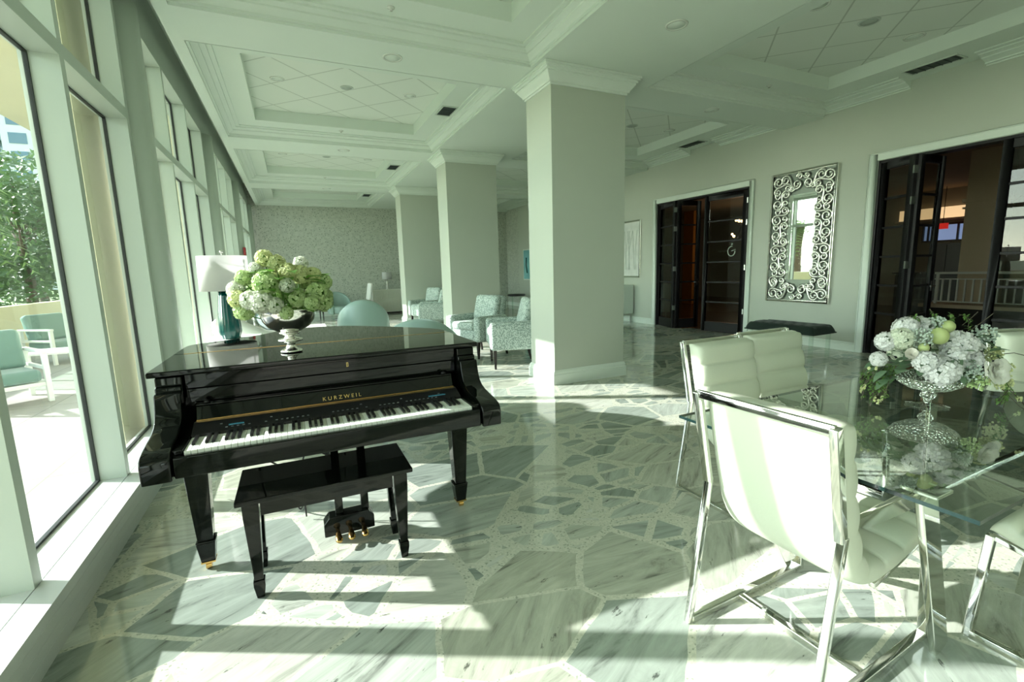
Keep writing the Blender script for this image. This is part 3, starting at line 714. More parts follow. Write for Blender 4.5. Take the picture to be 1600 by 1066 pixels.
# ------------------------------------------------------------------ digital grand piano (keys face the camera)
def make_piano():
    t = thing('grand_piano', 'glossy black digital grand piano with closed lid and open keyboard by the windows', 'piano', (.157, 2.49, 0))
    # local x: -.745 .. .745, local y: 0 at the front edge of the lid
    def arc(c, r, a0, a1, n):
        return [(c[0]+r*math.cos(math.radians(a0+(a1-a0)*i/n)), c[1]+r*math.sin(math.radians(a0+(a1-a0)*i/n))) for i in range(n+1)]
    def outline(o):
        pts = [(-.735-o, .0), (.73+o, .0)]
        # right side, the hollow of the wing, the rounded tail, the straight left side
        cps = [(.73+o, .62), (.70+o, .74), (.60+o, .89), (.41+o, 1.12), (.185+o*.7, 1.32+o), (-.05, 1.40+o), (-.24-o*.5, 1.32+o), (-.38-o*.6, 1.14+o*.7), (-.53-o*.8, 1.0+o*.4), (-.70-o, .90+o*.1), (-.735-o, .78)]
        res = []
        P = [(.73+o, .5)]+cps+[(-.735-o, .62)]
        for i in range(1, len(P)-2):
            for k in range(6):
                u = k/6; q = []
                for d in (0, 1):
                    p0, p1, p2, p3 = P[i-1][d], P[i][d], P[i+1][d], P[i+2][d]
                    q.append(.5*((2*p1)+(-p0+p2)*u+(2*p0-5*p1+4*p2-p3)*u*u+(-p0+3*p1-3*p2+p3)*u**3))
                res.append(tuple(q))
        return pts+res+[P[-2]]
    # lid in two leaves with a gold seam
    ol = outline(.035); ys = .50
    front = [(-.77, -.028), (.765, -.028), (.765, ys), (-.77, ys)]
    back = [(.765, ys+.004)]+[p for p in ol[2:] if p[1] > ys+.02]+[(-.77, ys+.004)]
    MB().prism(front, .972, .998).build('lid_front', 'lacquer', t, .006, 2)
    MB().prism(back, .972, .998).build('lid_rear', 'lacquer', t, .006, 2)
    MB().box(-.72, .73, ys-.004, ys+.008, .9975, .9995).build('lid_hinge', 'brass', t)
    # rim
    rim = outline(0.0); rimb = [(-.735, .10), (.735, .10)]+[(x*.985, y) for x, y in rim[2:]]
    MB().prism(rimb, .64, .970).build('rim', 'lacquer', t, .006)
    MB().prism([(x*.94, y*.965+.02) for x, y in rimb], .612, .639).build('soundboard', 'black_plastic', t)
    # key bed and key slip
    MB().box(-.60, .60, -.29, .12, .608, .63).box(-.735, .735, -.33, .10, .622, .6395).build('keybed', 'lacquer', t, .004)
    MB().box(-.64, .64, -.372, -.342, .626, .712).build('keyslip', 'lacquer', t, .006)
    # arms with the S-shaped front
    prof = [(-.385, .622), (-.385, .695), (-.378, .715), (-.36, .730), (-.32, .742), (-.25, .752), (-.18, .763), (-.13, .778), (-.10, .80), (-.08, .835), (-.068, .875), (-.062, .90), (-.058, .905), (-.03, .905), (-.028, .925), (-.012, .93), (-.01, .969), (.10, .969), (.10, .622)]
    for s in (-1, 1):
        m = MB(); x0, x1 = (.645, .745) if s > 0 else (-.745, -.645); m.prism(prof, x0, x1, axis='x'); m.build('arm', 'lacquer', t, .007, 2)
        MB().box(min(s*.608, s*.644), max(s*.608, s*.644), -.34, -.06, .64, .732).build('cheek_block', 'lacquer', t, .004)
    # control strip, fallboard, music shelf panel
    MB().prism([(-.165, .70), (-.165, .735), (-.085, .765), (-.06, .765), (-.06, .70)], -.607, .607, axis='x').build('control_panel', 'black_plastic', t)
    g = MB()
    for i in range(46):
        if i in (6, 7, 17, 18, 19, 20, 29, 30): continue
        x = -.50+i*.0222; u = .25 if i % 9 else .6
        yy = -.165+.08*u; zz = .735+.03*u
        g.box(x-.0045, x+.0045, yy-.0025, yy+.0025, zz+.0005, zz+.0035)
    g.build('button', pbr('button_grey', (.16, .18, .18), .4), t)
    dsp = MB().box(-.47, -.41, -.135, -.115, .7475, .751).box(.44, .53, -.135, -.12, .7475, .751); dsp.build('display', pbr('display_blue', (.05, .2, .28), .2, emit=(.2, .6, .8), es=.04), t)
    MB().box(-.60, .60, -.062, -.054, .7655, .771).build('felt_strip', 'brass', t)
    MB().prism([(-.053, .766), (-.022, .826), (-.008, .822), (-.035, .70), (-.053, .70)], -.60, .60, axis='x').build('fallboard', 'lacquer', t)
    MB().box(-.60, .60, -.03, .06, .827, .834).build('fallboard_edge', 'lacquer', t, .002)
    MB().box(-.64, .64, .024, .055, .835, .898).build('music_shelf', 'lacquer', t, .003); MB().box(-.64, .64, .020, .055, .901, .9695).build('music_panel', 'lacquer', t, .003)
    for s in (-1, 1): MB().lathe([(.012, 0), (.012, .008), (.006, .012)], (s*.56, -.012, .8345), 14).build('knob', 'black_plastic', t, fix=False)
    # lettering
    ft = bpy.data.curves.new('lettering', 'FONT'); ft.body = 'K U R Z W E I L'; ft.size = .027; ft.align_x = 'CENTER'; ft.extrude = .0006
    o0 = bpy.data.objects.new('lettering_curve', ft); C.objects.link(o0); bpy.context.view_layer.update(); me = bpy.data.meshes.new_from_object(o0.evaluated_get(bpy.context.evaluated_depsgraph_get())); bpy.data.objects.remove(o0)
    o = bpy.data.objects.new('lettering', me); C.objects.link(o); o.parent = t; me.materials.clear(); me.materials.append(M['gold_ink'])
    o.location = (.02, -.0480, .7790); o.rotation_euler = (math.atan2(.060, .031), 0, 0)
    MB().box(.058, .060, .0186, .0198, .926, .948).box(.065, .067, .0186, .0198, .926, .948).box(.060, .065, .0186, .0198, .946, .948).box(.060, .065, .0186, .0198, .926, .928).build('emblem', 'gold_ink', t)
    # keys
    wt = 1.212/52; z0 = .706; y0, y1 = -.338, -.168
    for i in range(52):
        x = -.606+i*wt; b = MB().box(x+.0006, x+wt-.0006, y0, y1, z0-.03, z0+.018); b.build('white_key', 'ivory', t, .0015, 2)
    pat = {0: 1, 2: 1, 3: 1, 5: 1, 6: 1}  # after A, C, D, F, G
    for i in range(51):
        if i % 7 in (0, 2, 3, 5, 6):
            x = -.606+(i+1)*wt; m = MB(); m.prism([(y0+.058, z0+.019), (y0+.064, z0+.029), (y1, z0+.030), (y1, z0+.019)], x-.0062, x+.0062, axis='x'); m.build('black_key', 'black_plastic', t, .001, 2)
    # legs
    for x, y in ((-.645, .055), (.645, .055), (-.02, 1.16)):
        L = MB(); L.frustum((x, y, .15), .066, .066, (x, y, .611), .108, .108); L.frustum((x, y, .142), .082, .082, (x, y, .152), .082, .082); L.frustum((x, y, .042), .058, .058, (x, y, .142), .080, .080)
        lg = L.build('leg', 'lacquer', t, .005)
        c = MB(); c.box(x-.03, x+.03, y-.03, y+.03, .034, .042); c.lathe([(.012, .02), (.012, .036)], (x, y, 0), 12)
        c.tube([(x-.012, y-.012, .0175), (x+.012, y-.012, .0175)], .0175, 14); c.build('caster', 'brass', lg, fix=False)
    # pedal lyre
    for x in (-.038, .094): MB().box(x-.020, x+.020, .015, .055, .13, .607).build('lyre_post', 'lacquer', t, .004)
    MB().prism([(-.12, .03), (.135, .03), (.135, .10), (.105, .135), (-.09, .135), (-.12, .10)], -.005, .075, axis='y').build('pedal_box', 'lacquer', t, .004)
    for x in (-.055, .008, .075):
        p = MB(); p.loft([[(x+a*w_, -.005-d, .062-d*.16+b*h) for a, b in ((-1, -.4), (-.8, .6), (0, 1), (.8, .6), (1, -.4), (0, -.8))] for d, w_, h in ((0, .009, .006), (.03, .012, .008), (.06, .018, .010), (.085, .018, .010), (.10, .010, .006))]); p.build('pedal', 'brass', t)
    return t
make_piano()
t = thing('power_cable', 'thin black cable looping down from under the piano to the floor', 'cable', (0, 0, 0))
pts = spline([(-.25, 2.78, .605), (-.245, 2.775, .52), (-.228, 2.78, .42), (-.19, 2.78, .388), (-.14, 2.79, .33), (-.10, 2.82, .18), (-.08, 2.9, .03), (-.05, 3.0, .008), (.02, 3.1, .007)], 5)
MB().tube(pts, .005, 8).build('cord', 'cable', t)
t = thing('power_cable', 'second black cable hanging in a loop beside the piano pedal posts', 'cable', (0, 0, 0))
MB().tube(spline([(-.045, 2.80, .02), (-.05, 2.79, .2), (-.035, 2.78, .37), (0, 2.78, .410), (.035, 2.78, .412), (.065, 2.78, .392), (.10, 2.78, .375), (.14, 2.78, .398), (.175, 2.78, .43), (.19, 2.78, .605)], 5), .0045, 8).build('cord', 'cable', t)

def make_bench():
    t = thing('piano_bench', 'glossy black wooden piano bench standing in front of the piano', 'bench', (.07, 2.305, 0))
    MB().box(-.37, .37, -.188, .188, .458, .48).build('seat', 'lacquer', t, .005, 3)
    a = MB(); a.box(-.28, .28, -.145, -.127, .385, .457); a.box(-.28, .28, .127, .145, .385, .457); a.box(-.343, -.325, -.085, .085, .385, .457); a.box(.325, .343, -.085, .085, .385, .457); a.build('apron', 'lacquer', t, .002)
    for sx in (-1, 1):
        for sy in (-1, 1):
            x, y = sx*.317, sy*.118; L = MB(); L.frustum((x, y, .385), .064, .064, (x, y, .457), .064, .064); L.frustum((x, y, .085), .036, .036, (x, y, .385), .064, .064); L.frustum((x, y, .06), .046, .046, (x, y, .085), .046, .046); L.frustum((x, y, 0), .030, .030, (x, y, .06), .046, .046); L.build('leg', 'lacquer', t, .003)
make_bench()

# ------------------------------------------------------------------ silver footed bowl with hydrangeas on the lid
ZLID = .9997
t = thing('footed_bowl', 'polished silver footed bowl holding green hydrangeas on the piano lid', 'bowl', (-.035, 2.72, ZLID))
MB().lathe([(.0, .002), (.052, 0), (.055, .006), (.05, .012), (.03, .02), (.022, .032), (.022, .045), (.034, .052), (.058, .058), (.062, .064), (.058, .070), (.036, .074), (.026, .082), (.028, .09), (.05, .098), (.052, .104), (.045, .108)], n=48).build('foot', 'silver', t, fix=False)
MB().lathe([(.02, .104), (.06, .112), (.10, .135), (.125, .168), (.136, .205), (.137, .222), (.141, .227), (.137, .23), (.131, .222), (.129, .205), (.118, .172), (.09, .14), (.0, .125)], n=64).build('bowl', 'silver', t, fix=False)
def floret(m, p, n, s, mi, rnd, petals=4):
    a = n.orthogonal().normalized(); b = n.cross(a); ph = rnd.uniform(0, PI)
    for k in range(petals):
        an = ph+k*2*PI/petals; d = a*math.cos(an)+b*math.sin(an); e = -a*math.sin(an)+b*math.cos(an)
        m.add([p, p+d*s*.6+e*s*.5+n*s*.18, p+d*s*1.05+n*s*.30, p+d*s*.6-e*s*.5+n*s*.18], [(0, 1, 2, 3)], mi)
def hydrangea(c, r, n, rnd, mi=0, fs=.014):
    m = MB(); ga = PI*(3-math.sqrt(5)); c = Vector(c)
    m.ball(c, r*.74, 12, 8, 1)  # darker core: shade between the florets put in as colour
    for i in range(n):
        z = 1-2*(i+.5)/n; q = math.sqrt(max(0, 1-z*z)); v = Vector((q*math.cos(ga*i), q*math.sin(ga*i), z)); v = (v+Vector((rnd.gauss(0, .08), rnd.gauss(0, .08), rnd.gauss(0, .08)))).normalized()
        floret(m, c+v*r*rnd.uniform(.88, 1.03), v, fs*rnd.uniform(.8, 1.2), mi, rnd)
    return m
def leafblade(m, p, d, up, L, W, mi=0, droop=.3):
    p, d = Vector(p), Vector(d).normalized(); s = d.cross(Vector(up)); s = s.normalized() if s.length > 1e-4 else d.orthogonal().normalized(); u = s.cross(d)
    prof = [(0, .0), (.18, .62), (.45, 1), (.75, .66), (1, 0)]; vs = []; 
    for f, w_ in prof:
        q = p+d*L*f-u*droop*L*f*f; vs += [q-s*W*w_*.5+u*W*.12*w_, q, q+s*W*w_*.5+u*W*.12*w_]
    fs = []
    for i in range(4): fs += [(3*i, 3*i+1, 3*i+4, 3*i+3), (3*i+1, 3*i+2, 3*i+5, 3*i+4)]
    m.add(vs, fs, mi, True)
def arrangement_piano():
    rnd = random.Random(5)
    t = thing('hydrangea_bouquet', 'full bouquet of pale green and white hydrangeas in the silver bowl on the piano', 'flowers', (-.035, 2.72, ZLID))
    R = Vector((math.cos(.0), 0, 0)); 
    # (dx, dy, dz above the lid, radius, colour)
    heads = [(-.085, .02, .490, .042, 1), (-.03, .0, .462, .044, 1), (.085, .02, .462, .036, 2), (-.13, .02, .435, .036, 2), (-.185, .0, .395, .038, 0), (.02, -.05, .420, .042, 1), (.075, -.03, .405, .046, 1), (.135, .0, .395, .044, 1), (.185, .02, .360, .044, 0),
             (-.085, -.09, .365, .058, 0), (.01, -.11, .350, .036, 2), (-.225, -.0, .335, .042, 2), (-.215, -.05, .290, .044, 1), (-.16, -.09, .285, .046, 2), (-.115, -.115, .275, .054, 2), (-.195, -.04, .235, .048, 0), (-.055, -.125, .255, .040, 2), (.05, -.08, .285, .044, 0), (-.005, -.135, .215, .032, 0),
             (.145, -.06, .310, .050, 0), (.115, -.095, .255, .040, 0), (.175, -.03, .255, .048, 0), (-.02, .09, .42, .05, 1), (.1, .1, .36, .05, 0), (-.13, .1, .36, .052, 0), (.0, .13, .30, .055, 0), (-.20, .08, .27, .045, 2), (.19, .09, .28, .045, 0)]
    for x, y, z, r, c in heads:
        hydrangea((x, y, z), r, 130, rnd, 0, r*.26).build('bloom', [('hyd_green', 'hyd_lime', 'hyd_white')[c], 'leaf'], t, fix=False)
    m = MB()
    for i in range(70):
        a = rnd.uniform(0, 2*PI); z = rnd.uniform(.23, .42); rr = .05+.10*rnd.random()
        leafblade(m, (rr*math.cos(a), rr*.8*math.sin(a), z), (math.cos(a), math.sin(a), rnd.uniform(-.2, .6)), (0, 0, 1), rnd.uniform(.07, .11), .055)
    m.build('foliage', 'leaf', t, fix=False)
    m = MB(); 
    for x, y, z, r, c in heads: m.tube([(x*.35, y*.35, .13), (x*.6, y*.6, .13+(z-.13)*.5), (x, y, z-r*.5)], .003, 5)
    m.build('stem', 'leaf', t, fix=False)
arrangement_piano()

# ------------------------------------------------------------------ dining set: white channelled chairs on chrome frames, glass table
def make_chair(loc, rz, label, group='white leather dining chairs'):
    t = thing('dining_chair', label, 'chair', loc, rz, group)
    # back surface of the pad in the (y, z) plane; local +y is the way the sitter faces
    cl = spline([(-.322, .928, 0), (-.293, .78, 0), (-.254, .61, 0), (-.212, .475, 0), (-.15, .385, 0), (-.06, .342, 0), (.08, .350, 0), (.21, .380, 0), (.335, .422, 0)], 14)
    L = [0]
    for a, b in zip(cl[:-1], cl[1:]): L.append(L[-1]+(b-a).length)
    T = L[-1]; W = .236; rings = []; per = .1275
    def ring(s, p, nrm, shrink):
        ch = abs(math.sin(PI*s/per)) if s > .02 else 0
        th = (.092-.030*min(1, max(0, (s-.45)/.45))+.024*ch**.35)*shrink; r = []
        for k in range(36):
            a = 2*PI*k/36; cx, cy = math.cos(a), math.sin(a); e = .32
            ux = math.copysign(abs(cx)**e, cx); uy = math.copysign(abs(cy)**.55, cy)
            hh = th*(.5+.5*uy)
            r.append((ux*W*(1-.012*(1-ch))*(.93+.07*shrink if shrink < 1 else 1), p.x+nrm[0]*hh, p.y+nrm[1]*hh))
        return r
    idx = 0; ns = 150
    for i in range(ns+1):
        s = T*i/ns
        while idx < len(L)-2 and L[idx+1] < s: idx += 1
        u = (s-L[idx])/max(1e-9, L[idx+1]-L[idx]); p = cl[idx].lerp(cl[idx+1], u); d = (cl[idx+1]-cl[idx]).normalized(); nrm = (-d.y, d.x)
        e = min(s, T-s); sh = 1 if e > .035 else (.45+.55*math.sqrt(max(0, 1-((.035-e)/.035)**2)))
        rings.append(ring(s, p, nrm, sh))
    MB().loft(rings).build('seat_pad', 'white_leather', t)
    c = MB(); bw, bt = .026, .014
    def bar(p, q, up=(1, 0, 0)): c.beam(p, q, bt if up == (1, 0, 0) else bw, bw, up)
    hw = .243
    # back frame
    b = MB()
    for s in (-1, 1): b.beam((s*(hw-.006), -.345, .94), (s*(hw-.006), -.272, .578), .030, .026, (1, 0, 0))
    b.beam((-hw+.006, -.344, .932), (hw-.006, -.344, .932), .016, .030, (0, 0, 1))
    b.build('back_frame', 'chrome', t, .003)
    for s in (-1, 1):
        x = s*(hw-.004)
        l = MB(); l.beam((x, -.264, .59), (x, -.352, .0), .026, .024, (1, 0, 0)); l.build('rear_leg', 'chrome', t, .003)
        l = MB(); l.beam((x*.94, .325, .415), (x*.97, .352, .0), .026, .030, (1, 0, 0)); l.build('front_leg', 'chrome', t, .003)
        l = MB(); l.beam((x, -.34, .0135), (x*.97, .345, .0135), .030, .025, (0, 0, 1)); l.build('floor_rail', 'chrome', t, .003)
        l = MB(); l.beam((x*.90, .33, .407), (x*.90, -.02, .332), .02, .02, (0, 0, 1)); l.build('seat_support', 'chrome', t, .003)
    l = MB(); l.beam((-hw+.02, -.06, .0135), (hw-.02, -.06, .0135), .030, .024, (0, 0, 1)); l.build('cross_rail', 'chrome', t, .003)
    return t
CH1 = make_chair((1.662, 1.0, 0), math.radians(-87.8), 'white leather dining chair nearest the camera, seen from its sunlit back')
dup(CH1, (2.335, 1.745, 0), math.radians(180), 'white channelled chair facing the camera across the glass table, left of the pair')
dup(CH1, (2.85, 1.79, 0), math.radians(179), 'white channelled chair across the table, right of the pair, before the green bench')
dup(CH1, (2.415, .365, 0), math.radians(1), 'white dining chair at the near table corner, only its seat in view')
dup(CH1, (3.99, .97, 0), math.radians(157), 'white channelled chair behind the table flowers, before the right-hand doors')

def make_table():
    t = thing('dining_table', 'rectangular clear glass dining table on a chrome base, among the white chairs', 'table', (2.44, 1.0, 0), math.radians(.8))
    hx, hy, z0, z1 = .955, .495, .738, .750
    m = MB(); m.add([(-hx, -hy, z1), (hx, -hy, z1), (hx, hy, z1), (-hx, hy, z1)], [(0, 1, 2, 3)], 0)
    m.add([(-hx, -hy, z0), (hx, -hy, z0), (hx, hy, z0), (-hx, hy, z0)], [(3, 2, 1, 0)], 2)
    m.add([(sx*hx, sy*hy, z) for sx, sy in ((-1, -1), (1, -1), (1, 1), (-1, 1)) for z in (z0, z1)], [(0, 2, 3, 1), (2, 4, 5, 3), (4, 6, 7, 5), (6, 0, 1, 7)], 1)
    m.build('glass_top', ['table_glass', 'green_edge', glass('clear_back', (.97, .99, .98), 0.0)], t)
    for s in (-1, 1):
        x0, x1 = s*.82, (-.445 if s < 0 else .72)
        for y in (-1, 1):
            b = MB(); b.beam((x0, y*.33, .722), (x1, y*.27, .004), .085, .022, (0, 1, 0)); b.build('leg', 'chrome', t, .003)
            if y < 0: b = MB(); b.beam((x0*.985, y*.31, .70), (x1*.88, .31, .015), .085, .018, (0, 0, 1)); b.build('brace', 'chrome', t, .003)
            b = MB(); b.box(x0-.045, x0+.045, y*.33-.045, y*.33+.045, .726, .7375); b.build('glass_pad', 'chrome', t, .002)
    return t
make_table()

ZT_ = .7505
VX, VY = 2.50, 1.045
t = thing('pedestal_bowl', 'sparkling silvered glass pedestal bowl in the middle of the glass table', 'bowl', (VX, VY, ZT_))
MB().lathe([(0, .001), (.072, 0), (.076, .005), (.05, .011), (.018, .018)], n=40).build('foot', 'acrylic', t, fix=False)
ms_, tt, bb = newmat('crackle_silver'); bb.inputs['Metallic'].default_value = .95; bb.inputs['Base Color'].default_value = (.78, .80, .75, 1); bb.inputs['Roughness'].default_value = .15
vv = N(tt, 'TexVoronoi', feature='F1'); vv.inputs['Scale'].default_value = 85; tt.links.new(N(tt, 'TexCoord').outputs['Object'], vv.inputs['Vector']); bump(tt, bb, vv.outputs['Distance'], 1.0, .02)
MB().lathe([(.016, .017), (.013, .03), (.026, .042), (.03, .052), (.022, .064), (.02, .0695)], (0, 0, 0), 32).build('stem', ms_, t, fix=False)
MB().lathe([(0, .070), (.03, .071), (.075, .082), (.112, .105), (.128, .128), (.131, .134), (.128, .136), (.122, .13), (.105, .112), (.07, .09), (0, .08)], n=48).build('bowl', ms_, t, fix=False)

def peony(c, r, nd, rnd, mi=0, open_=1.0):
    m = MB(); c = Vector(c); nd = Vector(nd).normalized(); a = nd.orthogonal().normalized(); b = nd.cross(a)
    for layer in range(6):
        k = 5+layer; f = (layer+1)/6; tilt = .15+f*1.15*open_
        for i in range(k):
            an = 2*PI*(i+.5*layer+rnd.uniform(-.15, .15))/k; d = a*math.cos(an)+b*math.sin(an); sd = nd.cross(d)
            L = r*(.55+.55*f)*rnd.uniform(.9, 1.1); W = r*(.35+.5*f); vs = []; nu, nv = 5, 5
            for iu in range(nu):
                u = iu/(nu-1); th = tilt*(u**.7)
                q = c+nd*(L*math.cos(th)*u*.8-r*.35)+d*(L*math.sin(th)*u+.04*r)
                ww = W*math.sin(PI*(.12+.62*u))
                for iv in range(nv):
                    v = iv/(nv-1)*2-1; vs.append(q+sd*ww*v*.75-d*abs(v)**2*ww*.45*(-1 if False else 1)+nd*ww*.12*math.sin(3*v+i)*u)
            fs = [(iu*nv+iv, iu*nv+iv+1, (iu+1)*nv+iv+1, (iu+1)*nv+iv) for iu in range(nu-1) for iv in range(nv-1)]
            m.add(vs, fs, mi, True)
    return m
def arrangement_table():
    rnd = random.Random(9)
    t = thing('flower_centerpiece', 'white peony and hydrangea centrepiece with trailing greenery in the pedestal bowl', 'flowers', (VX, VY, ZT_), -YAW)
    # local x: to the right as the photo sees it, local y: away from the camera
    K = .00272
    def P(px, py, dy=0): return Vector(((px-1447)*K, dy, .135+(592-py)*K*1.0))
    for px, py, dy, r, c in ((1427, 573, -.11, .062, 0), (1405, 560, -.10, .045, 0), (1470, 540, -.05, .062, 0), (1452, 556, -.09, .05, 0), (1385, 527, -.03, .045, 0), (1407, 515, .02, .05, 0), (1370, 533, .0, .04, 0), (1355, 560, -.02, .032, 0), (1487, 562, -.06, .045, 0), (1440, 520, .06, .06, 0), (1500, 545, .08, .06, 0), (1420, 545, .06, .07, 0)):
        hydrangea(P(px, py, dy), r*.96, 130, rnd, 0, r*.27).build('bloom', ['petal_white' if rnd.random() < .7 else 'hyd_white', 'dusty_leaf'], t, fix=False)
    peony(P(1511, 578, -.11), .062, (.25, -1, .12), rnd, 0, .72).build('peony', 'petal_cream', t)
    peony(P(1490, 530, -.03), .060, (.15, -.4, 1), rnd, 0, 1.15).build('peony', 'petal_white', t)
    peony(P(1388, 549, -.08), .038, (-.6, -.7, .5), rnd, 0, .3).build('peony', 'petal_blush', t)
    MB().ball(P(1434, 523, -.06), .034, 14, 10, sc=(1, 1, 1.06)).build('bud', 'bud_green', t, fix=False)
    MB().ball(P(1466, 512, .0), .028, 14, 10).build('bud', 'bud_green', t, fix=False)
    MB().ball(P(1409, 540, -.07), .02, 12, 8).build('bud', 'bud_green', t, fix=False)
    for px, py, dy, rr, mt in ((1465, 575, -.12, .042, 'grey_bloom'), (1407, 525, -.06, .042, 'grey_bloom'), (1533, 530, .02, .050, 'grey_bloom'), (1455, 507, .02, .032, 'grey_bloom'), (1530, 556, -.04, .032, 'yellow_bloom'), (1545, 580, -.04, .045, 'yellow_bloom'), (1552, 600, -.03, .040, 'yellow_bloom'), (1478, 590, -.12, .04, 'hyd_green')):
        m = MB(); c = P(px, py, dy)
        for _ in range(110):
            v = Vector((rnd.gauss(0, 1), rnd.gauss(0, 1), rnd.gauss(0, 1))).normalized()*rr*rnd.uniform(.45, 1.05); m.ball(c+v, .0052, 5, 3)
        m.build('filler_bloom', mt, t, fix=False)
    m = MB()
    for i in range(60):
        a = rnd.uniform(0, 2*PI); leafblade(m, (.09*math.cos(a), .09*math.sin(a), rnd.uniform(.14, .26)), (math.cos(a), math.sin(a), rnd.uniform(-.3, .7)), (0, 0, 1), rnd.uniform(.06, .10), .045)
    for px, py, dx in ((1368, 575, -1), (1375, 585, -1), (1382, 580, -.6), (1525, 540, .7), (1520, 550, .8)):
        for k in range(5): leafblade(m, P(px+rnd.uniform(-8, 8), py+rnd.uniform(-8, 8), rnd.uniform(-.06, .02)), (dx, rnd.uniform(-.5, .3), rnd.uniform(-.6, .4)), (0, 0, 1), .07, .045)
    m.build('foliage', 'dusty_leaf', t, fix=False)
    m = MB()
    def spray(pts, n, w_, mi=0):
        pts = spline(pts, 6); MB().tube(pts, .0016, 5).build('trailing_stem', 'twig', t, fix=False)
        for i in range(n):
            k = int(rnd.random()*(len(pts)-1)); p = pts[k]; d = Vector((rnd.gauss(0, 1), rnd.gauss(0, 1), rnd.gauss(0, .8)))
            leafblade(m, p, d, (0, 0, 1), w_*rnd.uniform(.7, 1.3), w_*.5)
    for k in range(6): spray([P(1378-k*3, 570, -.04+.015*k), P(1364-k*3, 590, -.06+.02*k), P(1358-k*2+rnd.uniform(-6, 6), 625+rnd.uniform(-14, 22), -.06+.02*k)], 55, .018)
    for px in (1450, 1475, 1423, 1500): spray([P(px, 520, 0), P(px+4, 500, .02), P(px+rnd.uniform(-14, 16), 487+rnd.uniform(-4, 8), .02)], 34, .017)
    for k in range(3): spray([P(1545, 590, -.05), P(1556, 612, -.05), P(1545-k*7, 640-k*4, -.07)], 36, .018)
    spray([P(1552, 585, -.02), P(1575, 620, -.03), P(1604, 655, -.05)], 16, .014)
    m.build('trailing_leaves', 'fern_leaf', t, fix=False)
    for pts in ([(1548, 600, -.03), (1575, 625, -.04), (1604, 658, -.05)], [(1536, 560, 0), (1570, 556, -.02), (1592, 562, -.03)], [(1366, 570, -.02), (1342, 590, -.03), (1327, 604, -.04)], [(1500, 512, .03), (1515, 503, .04), (1530, 492, .05)], [(1515, 520, .03), (1535, 505, .03), (1548, 494, .03)], [(1550, 612, -.04), (1575, 640, -.06), (1598, 655, -.07)]): MB().tube([P(*q) for q in pts], .0017, 5).build('twig', 'twig', t, fix=False)
    m = MB()
    for px, py, dy in ((1331, 602, -.04), (1326, 606, -.04), (1592, 563, -.03), (1598, 562, -.03), (1577, 628, -.04), (1583, 630, -.04), (1338, 575, -.03), (1350, 572, -.03), (1352, 625, -.03), (1358, 628, -.03), (1366, 627, -.02)):
        for _ in range(7): floret(m, P(px, py, dy)+Vector((rnd.gauss(0, .006),)*3), Vector((rnd.gauss(0, 1), rnd.gauss(-.5, 1), rnd.gauss(.4, 1))).normalized(), .0065, 0, rnd, 5)
    m.build('yellow_flower', 'yellow_bloom', t, fix=False)
arrangement_table()

